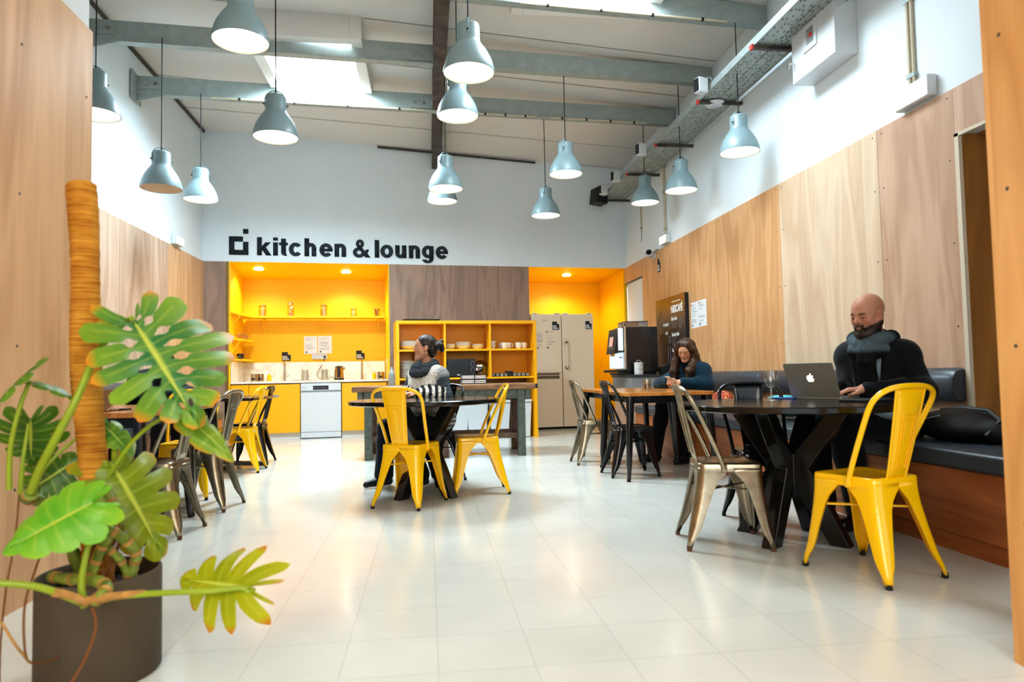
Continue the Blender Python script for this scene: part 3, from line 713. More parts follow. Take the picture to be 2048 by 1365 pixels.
# storage jars
def jar(u, w, z, r, h, lab, fill=.6):
    t = thing('storage_jar', lab, 'jar', K(u,w,z), TH, 'glass jars on the long shelf')
    part('glass_body', MB().lathe([(0,.001),(r,.001),(r,h*.80),(r*.82,h*.86),(r*.82,h*.9)],24), M['glass_y'], t)
    part('contents', MB().lathe([(0,.006),(r*.92,.006),(r*.92,h*fill),(0,h*(fill+.04))],20), M['biscuit'], t)
    part('lid', MB().lathe([(0,h),(r*.6,h),(r*.95,h*.97),(r*.95,h*.88),(0,h*.88)],24), M['nickel'], t)
jar(-2.68,.98,2.004,.065,.19,'short glass jar at the left end of the long shelf'); jar(-2.225,.98,2.004,.055,.245,'tallest glass jar, second on the long shelf',.25)
jar(-1.68,.98,2.004,.062,.20,'glass jar in the middle of the long shelf above the bracket'); jar(-1.18,.98,2.004,.056,.135,'low wide glass jar right of the middle on the long shelf',.3)
t = thing('glass_tumbler', 'glass of cinnamon sticks at the right end of the long shelf', 'glass', K(-.78,.98,2.004), TH)
part('glass_body', MB().lathe([(0,.002),(.04,.002),(.05,.10),(.048,.10),(.038,.006),(0,.006)],20), M['glass_y'], t)
for i in range(6): part('stick', MB().cyl((.012*math.cos(i),.012*math.sin(i),.01),(.045*math.cos(i*1.1),.03*math.sin(i*1.1),.135+.01*(i%2)),.007,n=6), M['brownleather'], t)
for i,(du,dw) in enumerate(((.06,.62),(.11,.74),(.05,.84),(.13,.92))):
    solo('drinking_glass', MB().lathe([(0,.002),(.03,.002),(.036,.09),(.033,.09),(.028,.006),(0,.006)],18), M['glass_y'],
        ['glass at the front of the middle side shelf','second glass from the front on the middle side shelf','third glass from the front on the middle side shelf','rearmost glass on the middle side shelf'][i], 'glass', K(-3.03+du,.03+dw-.25,1.592), TH, 'glasses on the side shelf')
pts = []
for i in range(90):
    a = i*.42; pts.append((.05+.045*math.cos(a)+.004*math.sin(a*3.1), .1*math.sin(a)+.02*math.sin(i*.13), .05+.035*math.sin(a*.31)))
solo('cord_coil', MB().tube(pts,.008,6), M['blackm'], 'heap of coiled black cord on the lowest side shelf', 'cord', K(-3.0,.42,1.265), TH)
# wall notices, sockets
BWF = 1.296
sheet(K(-2.03,BWF,1.37), TH, 'left sheet of the two notices above the sockets', .222,.31, seed=3)
sheet(K(-1.795,BWF,1.375), TH, 'right sheet of the two notices above the sockets', .235,.31, seed=5)
sticker(K(-2.40,BWF,1.255), TH, 'black notice sticker above the left tap', .145,.15); sticker(K(-1.14,BWF,1.265), TH, 'black notice sticker above the right tap', .145,.155)
t = thing('power_socket', 'white triple wall socket under the notices with one black plug', 'socket', K(-1.90,BWF,1.275), TH)
part('plate', MB().box((0,-.014,0),(.262,0,.092)), M['white'], t, .004)
for i in range(3):
    w_ = part('outlet', MB().lathe([(.03,0),(.028,.003),(.024,-.001),(0,-.001)],20,M=Matrix.Translation((.046+i*.085,-.0145,.046)) @ Matrix.Rotation(PI/2,4,'X')), M['white'], t)
t = thing('kettle', 'electric kettle in steel and black plugged into the wall', 'kettle', K(-1.43,.82,.906), TH)
part('power_base', MB().lathe([(0,0),(.082,0),(.084,.018),(.078,.03),(0,.03)],28), M['blackm'], t)
part('body', MB().lathe([(0,.03),(.08,.03),(.08,.06),(.072,.16),(.064,.215),(0,.217)],32), M['nickel'], t)
part('lid', MB().lathe([(.064,.215),(.06,.23),(.02,.238),(0,.238)],28), M['blackm'], t)
part('handle', MB().box((-.022,-.105,.04),(.022,-.068,.235)), M['blackm'], t, .012); part('spout', MB().prism([(-.02,0),(.02,0),(0,-.03)],.17,.215,Matrix.Translation((.07,.0,0)) @ Matrix.Rotation(PI/2,4,'Z')), M['nickel'], t)
P = [K(-1.683,1.265,1.32),K(-1.683,1.24,1.31),K(-1.69,1.22,1.24),K(-1.74,1.18,1.14),K(-1.80,1.12,1.06),K(-1.80,1.08,.98),K(-1.74,1.03,.925),K(-1.66,1.0,.914),K(-1.60,.97,.925),K(-1.565,.93,.965),K(-1.54,.9,.955),K(-1.50,.86,.918)]
Q = [P[0]]
for a, b, c in zip(P, P[1:], P[2:]): Q += [a.lerp(b,.75) if a is not P[0] else a.lerp(b,.6), b.lerp(c,.25)]
Q.append(P[-1])
t = thing('kettle_cable', 'black cable hanging from the socket to the kettle', 'cable', P[0], 0)
part('wire', MB().tube([q-P[0] for q in Q],.0045,8), M['cord'], t); part('plug', MB().lathe([(0,0),(.019,.002),(.019,.02),(.008,.036),(0,.036)],14,M=Matrix.Rotation(TH,4,'Z') @ Matrix.Rotation(PI/2,4,'X') @ Matrix.Translation((0,0,-.018))), M['blackm'], t)
def tap(u, w, lab, knob):
    t = thing('kitchen_tap', lab, 'tap', K(u,w,.906), TH, 'kitchen taps')
    part('column', MB().lathe([(0,0),(.027,0),(.027,.012),(.019,.02),(.019,.30),(0,.31)],20), M['chrome'], t)
    part('spout', MB().tube([(0,0,.295),(0,-.02,.312),(0,-.09,.315),(0,-.155,.30),(0,-.17,.27)],[.017,.017,.016,.015,.015],12), M['chrome'], t)
    part('lever', MB().tube([(.015,0,.07),(.05,0,.075),(.075,-.01,.10)],[.014,.012,.007],10), M['chrome'], t)
    return t
tap(-2.33,1.02,'left kitchen tap beside the yellow soap bottle',0); tap(-1.045,1.02,'right kitchen tap near the wall end',1)
def soap(u, w, lab, full=True):
    t = thing('soap_bottle', lab, 'soap bottle', K(u,w,.906), TH, 'soap bottles')
    part('bottle', MB().lathe([(0,0),(.034,0),(.036,.01),(.036,.085),(.03,.105),(.014,.115),(0,.115)],20), M['soap'], t)
    part('pump', MB().lathe([(.014,.115),(.014,.135),(.005,.138),(.005,.16),(0,.16)],12).box((-.008,-.045,.155),(.008,.012,.168)), M['white'], t)
soap(-2.56,.86,'yellow soap bottle with white pump beside the left tap'); soap(-.84,.86,'yellow soap bottle with white pump at the right end of the counter')
def can(u, w, lab, r=.05):
    t = thing('cutlery_canister', lab, 'canister', K(u,w,.906), TH, 'steel canisters on the counter')
    part('canister', MB().lathe([(0,0),(r,0),(r,.125),(r-.004,.125),(r-.004,.006),(0,.006)],26), M['nickel'], t)
    part('dark_opening', MB().lathe([(0,.0),(.022,0.004),(.03,.02),(.022,.038),(0,.04)],14,M=Matrix.Translation((-.01,-r*.98,.02)) @ Matrix.Scale(.2,4,(0,1,0))), M['blackm'], t)
can(-2.79,.80,'steel canister at the left end of the counter, front one',.055); can(-2.70,.90,'steel canister at the left end of the counter, half behind the other',.05); can(-.73,.80,'steel canister at the right end of the counter',.06)
for u, lab in ((-1.99,'clear glass jug left of the hanging kettle cable'),(-1.67,'clear glass jug right of the hanging kettle cable')):
    t = thing('glass_jug', lab, 'jug', K(u,.92,.912), TH, 'clear jugs by the hob')
    part('glass_body', MB().lathe([(0,.002),(.06,.002),(.062,.05),(.055,.15),(.06,.18),(.057,.18),(.05,.15),(.058,.05),(.056,.007),(0,.007)],24), M['glass'], t)
    part('handle', MB().tube([(.055,0,.155),(.085,0,.15),(.09,0,.09),(.06,0,.05)],.006,8), M['glass'], t)
solo('drying_tray', MB().rbox((-.36,-.14,0),(.36,.14,.012),.02), M['nickel'], 'flat tray under the two glass jugs', 'tray', K(-1.83,.92,.906), TH, bevel=.003)
for i,(u,w,s) in enumerate(((-2.46,.87,'recess'),(-1.45,.87,'')) ): pass
for u, w, z, lab in ((-2.68,.50,2.70,'round recessed downlight at the left of the kitchen recess ceiling'),(-1.30,.62,2.695,'round recessed downlight at the right of the kitchen recess ceiling'),(2.60,.62,2.695,'round recessed downlight over the fridges')):
    p = K(u,w,H-.0692*w-.0035)
    t = thing('recessed_downlight', lab, 'downlight', p, TH, 'recessed downlights')
    part('trim_ring', MB().lathe([(.085,0),(.09,-.006),(.075,-.010),(.072,-.004)],28), M['white'], t); part('glowing_lens', MB().lathe([(.074,-.007),(0,-.009)],28), M['down'], t)
    l = bpy.data.lights.new('downlight_lamp','SPOT'); l.energy = 44; l.spot_size = R_(150); l.spot_blend = .6; l.color = (1,.94,.80); l.shadow_soft_size = .06
    lo = bpy.data.objects.new('downlight_lamp', l); COL.objects.link(lo); lo.location = p-Vector((0,0,.03))
# light switch column on the right edge of the recess
t = thing('light_switch', 'white switch plate on the narrow yellow side of the recess', 'switch', K(-.631,.6,1.17), TH-PI/2)
part('plate', MB().box((-.04,-.01,0),(.04,0,.08)), M['white'], t, .003); part('rocker', MB().box((-.02,-.014,.015),(.02,-.009,.065)), M['white'], t, .002)

# ------------------------------------------------------------------ bookcase unit with dishes
BW = -1.3
t = thing('open_shelving_unit', 'yellow six-compartment open shelving unit holding the dishes', 'shelving unit', K(-.59,BW), TH)
L_ = 2.08
for x, w_ in ((0,.045),(2.035,.045)): part('side_panel', MB().box((x,0,0),(x+w_,.62,1.745)), M['yellow_unit'], t, .002)
part('top_panel', MB().box((.045,0,1.70),(2.035,.62,1.745)), M['yellow_unit'], t, .002)
for z in (1.30,.885): part('shelf', MB().box((.045,.004,z),(2.035,.46,z+.027)), M['yellow_unit'], t, .002)
for x in (.69,1.36): part('divider', MB().box((x,.006,.912),(x+.028,.46,1.70)), M['yellow_unit'], t, .002)
part('back_panel', MB().box((.045,.46,.885),(2.035,.475,1.70)), M['yellow_unit'], t); part('lower_back_panel', MB().box((.045,.46,.02),(2.035,.475,.885)), M['brownback'], t, label='brown lower back panel')
def B(x, y, z): return K(-.59+x, BW+y, z)
def bowl(loc, r, h, lab, grp='white crockery on the yellow unit', name='bowl', cat='bowl'):
    return solo(name, MB().lathe([(0,.002),(r*.5,.002),(r*.55,.006),(r*.85,h*.55),(r,h),(r-.004,h),(r*.8,h*.55),(r*.5,.01),(0,.01)],26), M['china'], lab, cat, loc, 0, grp)
def plate(loc, r, lab): return solo('plate', MB().lathe([(0,0),(r*.6,0),(r*.65,.003),(r,.014),(r,.018),(r*.65,.008),(0,.006)],28), M['china'], lab, 'plate', loc, 0, 'stacked plates on the yellow unit')
ORD = ['bottom','second','third','fourth','fifth','sixth','seventh','eighth','ninth','tenth','eleventh','topmost']
for i in range(5): bowl(B(.20,.2,1.328+i*.018), .145, .055, '%s bowl of the stack in the upper left compartment' % ORD[i])
for i in range(3): bowl(B(.80,.2,1.328+i*.016), .085, .05, '%s bowl of the small stack at the left of the upper middle compartment' % ORD[i])
for i in range(4): bowl(B(1.0,.2,1.328+i*.018), .115, .055, '%s bowl of the large stack in the upper middle compartment' % ORD[i])
for i in range(3): bowl(B(1.215,.2,1.328+i*.016), .095, .045, '%s bowl of the stack at the right of the upper middle compartment' % ORD[i])
for i in range(2): bowl(B(1.445,.2,1.328+i*.055), .055, .065, '%s cup of the stacked pair beside the divider' % ('lower','upper')[i], name='cup', cat='cup')
for i,(x,y,lab) in enumerate(((1.62,.16,'left front mug of the middle mug group'),(1.69,.22,'right mug of the middle mug group'),(1.60,.28,'rear mug of the middle mug group'),(1.84,.16,'left front mug of the right mug group'),(1.93,.2,'right mug of the right mug group'),(1.86,.30,'rear mug of the right mug group'))):
    t2 = thing('mug', lab, 'mug', B(x,y,1.328), -.5+i*.3, 'white crockery on the yellow unit')
    part('cup', MB().lathe([(0,.002),(.03,.002),(.045,.03),(.05,.095),(.047,.095),(.042,.03),(.028,.007),(0,.007)],22), M['china'], t2)
    part('handle', MB().tube([(.045,0,.08),(.075,0,.075),(.078,0,.045),(.045,0,.03)],.006,8), M['china'], t2)
for i in range(12): plate(B(.17,.2,.914+i*.021), .125, '%s plate of the tall stack in the lower left compartment' % ORD[i])
for i in range(6): plate(B(.44,.24,.914+i*.02), .105, '%s plate of the shorter stack behind the woman in the sweater' % ORD[i])
solo('cardboard_box', MB().box((-.09,-.08,0),(.09,.08,.36)), mat('kraft_card','b58a57',.8), 'tan carton between the plate stacks', 'box', B(.36,.35,.914), TH+.1, bevel=.003)
t2 = thing('microwave_oven', 'black microwave oven in the lower middle compartment', 'microwave', B(.725,.03,.913), TH)
part('body', MB().box((0,.015,.008),(.43,.36,.27)), M['blackm'], t2, .005); dr = part('door', MB().box((.004,0,.012),(.335,.018,.266)), M['black'], t2, .003)
part('window', MB().box((.06,-.002,.085),(.28,.001,.205)), M['screen'], dr); part('brand_mark', MB().box((.155,-.002,.032),(.205,0,.042)), M['wtext'], dr)
cp = part('control_panel', MB().box((.338,0,.012),(.428,.018,.266)), M['black'], t2, .003)
for z in (.20,.11):
    k = part('dial', MB().lathe([(.026,0),(.024,.016),(0,.016)],20,M=Matrix.Translation((.385,0,z)) @ Matrix.Rotation(PI/2,4,'X')), M['blackm'], cp)
    part('dial_ring', MB().lathe([(.03,.001),(.034,.001)],24,M=Matrix.Translation((.385,0,z)) @ Matrix.Rotation(PI/2,4,'X')), M['ink'], cp)
for x in (.04,.39): part('foot', MB().cyl((x,.05,0),(x,.05,.012),.012,n=10), M['rubber'], t2)
solo('glass_cover', MB().lathe([(0,.0),(.11,.004),(.125,.02),(.11,.06),(.03,.10),(0,.105)],24,M=Matrix.Translation((0,0,.125)) @ Matrix.Rotation(R_(78),4,'X') @ Matrix.Rotation(.3,4,'Y')), M['hop'], 'smoky glass dish cover leaning beside the microwave', 'cover', B(1.26,.22,.913), TH)
t2 = thing('cutlery_tray', 'row of small dark cutlery pots in the lower right compartment', 'tray', B(1.40,.1,.913), TH)
for i in range(9):
    if i == 4: continue
    part('compartment', MB().box((i*.066,0,0),(i*.066+.06,.09,.052)), M['greytop'], t2, .004); part('label_plate', MB().box((i*.066+.008,-.002,.008),(i*.066+.052,0,.044)), M['greyfront'], t2)
t2 = thing('dark_caddy', 'taller dark caddy in the middle of the cutlery pots', 'caddy', B(1.40+3.62*.066,.085,.913), TH)
part('box', MB().box((0,0,0),(.092,.1,.075)), M['blackm'], t2, .004); part('rim', MB().box((-.03,-.004,.068),(.1,.104,.08)), M['blackm'], t2, .003)
solo('black_tray', MB().rbox((0,0,.01),(.5,.34,.022),.03).rbox((-.02,-.02,.022),(.52,.36,.028),.04).rbox((.1,.05,0),(.4,.29,.01),.02), M['blackm'], 'flat black tray lying on top of the yellow unit', 'tray', B(.13,.1,1.746), TH+.03)
def bin_(x, lab, w_=.33):
    t3 = thing('waste_bin', lab, 'bin', B(x,.06,0), TH, 'white bins under the yellow unit')
    w2 = w_/2; v = [(-w2*.82,.03,.005),(w2*.82,.03,.005),(w2*.82,.33,.005),(-w2*.82,.33,.005),(-w2,0,.52),(w2,0,.52),(w2,.37,.52),(-w2,.37,.52)]
    part('body', MB().add(v,[(0,3,2,1),(4,5,6,7),(0,1,5,4),(1,2,6,5),(2,3,7,6),(3,0,4,7)]), M['white'], t3, .012)
    part('lid', MB().rbox((-w2-.01,-.012,.525),(w2+.01,.38,.562),.03), M['white'], t3, .006)
bin_(.90,'white bin under the yellow unit, leftmost visible beside the table leg',.30); bin_(1.18,'white bin in the middle under the yellow unit',.315); bin_(1.52,'white bin seen through the yellow chair back',.315); bin_(1.88,'white bin at the right end under the yellow unit',.25)

# ------------------------------------------------------------------ workbench
t = thing('workbench', 'old workbench with thick worn plank top and painted steel legs', 'table', (-.86,7.9,0), -.005)
part('top', MB().box((0,-.03,.77),(2.10,.80,.835)), M['rustic'], t, .012)
part('end_plate', MB().box((2.10,-.02,.775),(2.125,.78,.83)), M['blackm'], t, .004)
part('apron', MB().box((.12,.03,.66),(1.98,.07,.77)), M['metalgreen'], t, .003); part('apron', MB().box((.12,.70,.66),(1.98,.74,.77)), M['metalgreen'], t, .003)
part('end_beam', MB().box((1.98,.0,.655),(2.04,.76,.77)), M['metalgreen'], t, .003); part('end_beam', MB().box((.06,.0,.655),(.12,.76,.77)), M['metalgreen'], t, .003)
for x in (.135,1.0,1.89):
    for y in (.0,.68):
        lg = part('leg', MB().box((x,y,0),(x+.085,y+.085,.77)), M['rustpaint' if (x == 1.0 or y > .5) else 'metalgreen'], t, .004)
        part('bolt', MB().lathe([(0,.008),(.012,.006),(.013,0)],10,M=Matrix.Translation((x+.042,y,.63)) @ Matrix.Rotation(PI/2,4,'X')), M['steel_d'], lg); part('bolt', MB().lathe([(0,.008),(.012,.006),(.013,0)],10,M=Matrix.Translation((x+.042,y,.14)) @ Matrix.Rotation(PI/2,4,'X')), M['steel_d'], lg)
for y in (.08,.64): part('stretcher', MB().box((.2,y,.20),(1.9,y+.045,.26)), M['rustpaint'], t, .003)
for x in (.16,1.03,1.915): part('cross_stretcher', MB().box((x,.085,.16),(x+.04,.68,.22)), M['rustpaint'], t, .003)
t = thing('paper_tray', 'black wire letter tray filled with white papers on the workbench', 'letter tray', (.40,8.25,.836), .03)
w_ = MB()
for x in (0,.155,.30):
    for y in (0,.22): w_.tube([(x,y,0),(x,y,.125)],.005,6)
for z in (.006,.06,.12):
    w_.tube([(0,0,z),(.30,0,z),(.30,.22,z),(0,.22,z)],.004,6,closed=True)
part('wire_frame', w_, M['blackm'], t)
for z in (.008,.03,.064,.085):
    part('paper_stack', MB().box((.006,.005,z),(.149,.21,z+.017)).box((.161,.005,z),(.294,.21,z+.015)), M['paper'], t)
t = thing('drinks_bottle', 'slim grey steel bottle standing at the left end of the workbench', 'bottle', (-.43,8.25,.836))
part('body', MB().lathe([(0,0),(.036,0),(.038,.01),(.038,.12),(.03,.16),(.015,.19),(.013,.235),(0,.235)],24), M['steel'], t); part('cap', MB().lathe([(0,.26),(.015,.258),(.016,.235),(0,.235)],16), M['brownleather'], t)
# ------------------------------------------------------------------ fridges
def fridge(u, w_, lab, left):
    t = thing('fridge', lab, 'fridge', K(u,0), TH, 'tall fridges in the yellow recess')
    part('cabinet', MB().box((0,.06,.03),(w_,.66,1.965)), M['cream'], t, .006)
    part('plinth', MB().box((.01,.07,0),(w_-.01,.6,.03)), M['void'], t)
    if left:
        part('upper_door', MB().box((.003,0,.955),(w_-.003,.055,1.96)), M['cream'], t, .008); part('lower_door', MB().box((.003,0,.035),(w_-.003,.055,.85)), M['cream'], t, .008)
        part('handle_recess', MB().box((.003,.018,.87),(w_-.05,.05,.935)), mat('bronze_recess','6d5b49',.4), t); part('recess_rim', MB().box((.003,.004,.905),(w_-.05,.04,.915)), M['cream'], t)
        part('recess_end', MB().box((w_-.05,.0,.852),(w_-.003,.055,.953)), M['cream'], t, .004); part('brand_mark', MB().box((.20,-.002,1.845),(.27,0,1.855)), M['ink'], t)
    else:
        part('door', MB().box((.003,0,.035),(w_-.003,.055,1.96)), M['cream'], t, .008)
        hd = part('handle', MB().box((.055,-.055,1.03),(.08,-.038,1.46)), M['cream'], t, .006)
        for z in (1.02,1.44): part('handle_mount', MB().box((.045,-.05,z),(.09,0,z+.05)), M['nickel'], hd, .004)
    for x in (.03,w_-.11): part('hinge_cover', MB().box((x,.0,1.962),(x+.08,.07,1.978)), M['white'], t, .003)
    return t
fridge(1.755,.535,'fridge with freezer drawer partly behind the yellow unit',True); fridge(2.297,.57,'tall single-door fridge with long vertical handle',False)
sticker(K(2.125,-.001,1.69), TH, 'black notice sticker on the left fridge', .125,.14); sticker(K(2.722,-.001,1.70), TH, 'black notice sticker on the single-door fridge', .115,.14)
sheet(K(1.835,-.001,1.35), TH, 'thin notice taped at the left of the freezer fridge door', .155,.34, seed=8, m='cream'); sheet(K(2.0,-.001,1.35), TH, 'notice with red corner mark on the freezer fridge door', .235,.34, True, 9, 'cream')
# ------------------------------------------------------------------ coffee corner
t = thing('coffee_cabinet', 'grey and wood cabinet carrying the coffee machine', 'cabinet', (2.80,9.2,0))
part('worktop', MB().box((-.015,-.015,.87),(.645,1.0,.905)), M['greytop'], t, .003); part('drawer_band', MB().box((0,0,.72),(.64,.98,.868)), M['greyfront'], t, .003)
part('carcass', MB().box((.02,.015,.06),(.64,.98,.718)), M['ply_pink'], t, .002); part('plinth', MB().box((.05,.05,0),(.64,.95,.06)), M['void'], t); part('cable_cover', MB().box((.14,.004,.33),(.24,.016,.42)), M['greytop'], t, .003)
t = thing('coffee_machine', 'black bean-to-cup coffee machine with tilted touch screen', 'coffee machine', (2.80,9.42,.906))
part('body', MB().box((.0,0,.03),(.46,.5,.68)), M['black'], t, .008); part('front_frame', MB().box((-.035,-.004,.07),(.0,.504,.69)), M['chrome'], t, .006)
hd = part('head', MB().add([(-.17,.02,.30),(-.035,.02,.33),(-.035,.02,.68),(-.12,.02,.66),(-.17,.48,.30),(-.035,.48,.33),(-.035,.48,.68),(-.12,.48,.66)],[(0,3,2,1),(4,5,6,7),(0,1,5,4),(1,2,6,5),(2,3,7,6),(3,0,4,7)]), M['slate'], t, .006)
part('screen', MB().add([(-.166,.11,.36),(-.166,.40,.36),(-.13,.40,.60),(-.13,.11,.60)],[(0,1,2,3)]), M['screen'], hd); part('screen_picture', MB().add([(-.163,.16,.41),(-.163,.35,.41),(-.142,.35,.55),(-.142,.16,.55)],[(0,1,2,3)]), mat('screen_picture','c99a8c',.4,emit='c99a8c',es=.5), hd)
part('side_light', MB().box((-.115,.012,.345),(-.045,.019,.665)), M['lit'], hd)
part('dispensing_bay', MB().box((-.13,.05,.09),(-.036,.45,.32)), M['lit'], t, .004); part('spout', MB().box((-.15,.16,.27),(-.09,.34,.32)), M['copper'], t, .01)
part('bay_mark', MB().box((-.10,.046,.24),(-.05,.05,.252)), M['greytop'], t)
part('drip_tray', MB().box((-.22,.04,.035),(.0,.46,.07)), M['blackm'], t, .005); part('foot_plate', MB().box((-.12,.02,0),(.44,.48,.03)), M['blackm'], t, .003)
solo('bean_hopper', MB().box((.0,.06,0),(.33,.44,.075)).box((-.008,.05,.075),(.338,.45,.085)), M['hop'], 'smoky transparent bean hopper on top of the coffee machine', 'hopper', (2.81,9.42,1.588), bevel=.004)
t = thing('tea_canister', 'white enamel tea canister with lid handle beside the coffee machine', 'canister', (2.93,9.29,.906))
part('tin', MB().lathe([(0,0),(.062,0),(.064,.004),(.064,.15),(0,.15)],32), M['china'], t); ld = part('lid', MB().lathe([(.067,.148),(.067,.165),(.055,.17),(0,.172)],32), M['china'], t); part('rim', MB().lathe([(.066,.146),(.069,.15),(.066,.154)],32), M['ink'], t)
part('lid_handle', MB().tube([(.035*math.cos(a*PI/8),0,.172+.03*math.sin(a*PI/8)) for a in range(9)],.004,8), M['chrome'], ld)
def wrap(v, r): return [((r)*math.sin(x/r), -(r)*math.cos(x/r), z) for x, z, _ in v]
mbt = MB(); v, f = text_mesh('TEA', .045, .0, 0, 'CENTER', 1.2); mbt.add([(x,y+.06,0) for x,y,z in v] and wrap([(x,y+.06,0) for x,y,z in v],.0655), f)
v, f = text_mesh('COFFEE', .022, .0, 0, 'CENTER', 1.1); mbt.add(wrap([(x,y+.108,0) for x,y,z in v],.0655), f)
a_ = [(.028*math.cos(PI+PI*i/10), .05+.026*math.sin(PI+PI*i/10), 0) for i in range(11)]
mbt.tube([Vector(p) for p in wrap(a_,.0655)],.0012,5)
part('printed_text', mbt, M['ink'], t, ang=None)
solo('card_reader', MB().add([(0,0,0),(.13,0,0),(.13,.16,0),(0,.16,0),(.0,0,.10),(.13,0,.16),(.13,.16,.16),(.0,.16,.10)],[(0,3,2,1),(4,5,6,7),(0,1,5,4),(1,2,6,5),(2,3,7,6),(3,0,4,7)]), M['blackm'], 'black card terminal at the back of the coffee cabinet', 'terminal', (3.27,9.3,.906), bevel=.008)
# chalkboard on the right wall
t = thing('menu_board', 'dark coffee menu board with white brand name on the right wall', 'board', (3.395,9.83,.93), -PI/2)
BL, BH = 1.15, 1.06
def grad():
    m, nt, b = nodes('board_print'); N = nt.nodes; L = nt.links
    tc = N.new('ShaderNodeTexCoord'); sp = N.new('ShaderNodeSeparateXYZ'); L.new(tc.outputs['Object'], sp.inputs[0])
    mr = N.new('ShaderNodeMapRange'); mr.inputs[1].default_value = .25; mr.inputs[2].default_value = 1.1; L.new(sp.outputs['Z'], mr.inputs[0])
    r = N.new('ShaderNodeValToRGB'); r.color_ramp.elements[0].color = lin('2a2626'); r.color_ramp.elements[1].color = lin('8a5a1c')
    k = r.color_ramp.elements.new(.55); k.color = lin('4c3a30')
    L.new(mr.outputs[0], r.inputs['Fac']); L.new(r.outputs['Color'], b.inputs['Base Color']); b.inputs['Roughness'].default_value = .3; return m
part('panel', MB().box((0,0,0),(BL,.05,BH)), M['blackm'], t, .002); part('printed_face', MB().box((.004,-.003,.004),(BL-.006,.0,BH-.004)), grad(), t)
v, f = text_mesh('NESCAFÉ', .135, .006, .001, 'LEFT', .80); part('brand_lettering', MB().add(stand([(x+.63,y+.83,z+.004) for x,y,z in v],UP),f), M['wtext'], t, ang=None)
part('brand_bar', MB().box((.66,-.006,.975),(1.0,-.004,.985)), M['wtext'], t); part('red_accent', MB().prism([(1.0,.99),(1.035,1.03),(1.045,1.03),(1.02,.99)],.004,.006,UP), M['red'], t)
mbt = MB()
for s, x, z, sz in (('Black coffee',.63,.72,.075),('Specialty coffee',.63,.50,.075),('Hot chocolate',.63,.28,.075),('the request',.30,.66,.075),('enjoy',.38,.54,.075)):
    v, f = text_mesh(s, sz, .001, .0005, 'LEFT', .62); v = [(a+.25*b*.6, b, c) for a,b,c in v]; mbt.add(stand([(a+x,b+z,c+.004) for a,b,c in v],UP), f)
part('handwriting', mbt, M['wtext'], t, ang=None)
mbt = MB(); rr = random.Random(4)
for z0 in (.68,.65,.62,.46,.43,.40,.37,.24,.21,.18,.15): mbt.box((.65,-.005,z0),(.65+rr.uniform(.12,.24),-.0035,z0+.007))
for cx, cz, r_ in ((.98,.66,.06),(.55,.46,.05)): mbt.tube([(cx+r_*.7*math.cos(i*PI/10),-.004,cz+r_*math.sin(i*PI/10)) for i in range(20)],.003,5,closed=True)
mbt.tube([(.47,-.004,.36),(.56,-.004,.36),(.56,-.004,.10),(.47,-.004,.10)],.003,5,closed=True)
part('chalk_sketches', mbt, M['ink'], t)
mbt = MB()
for i in range(4): mbt.tube([(.08+.05*i,-.004,.72+.04*i),(.16+.05*i,-.004,.84+.03*i),(.22+.04*i,-.004,.80+.04*i)],.0025,5); mbt.tube([(.10+.04*i,-.004,.42+.03*i),(.2+.04*i,-.004,.54+.02*i),(.3+.02*i,-.004,.55)],.0025,5)
part('leaf_sketches', mbt, mat('chalk_ochre','9c7a3e',.8), t)
sheet((XR-.017,8.61,1.50), -PI/2, 'left sheet of the paper pair beside the menu board', .245,.335, True, 11); sheet((XR-.017,8.36,1.505), -PI/2, 'right sheet of the paper pair beside the menu board', .25,.335, True, 12)
sticker((XR-.017,9.86,2.43), -PI/2, 'small black sticker under the security camera', .12,.2)
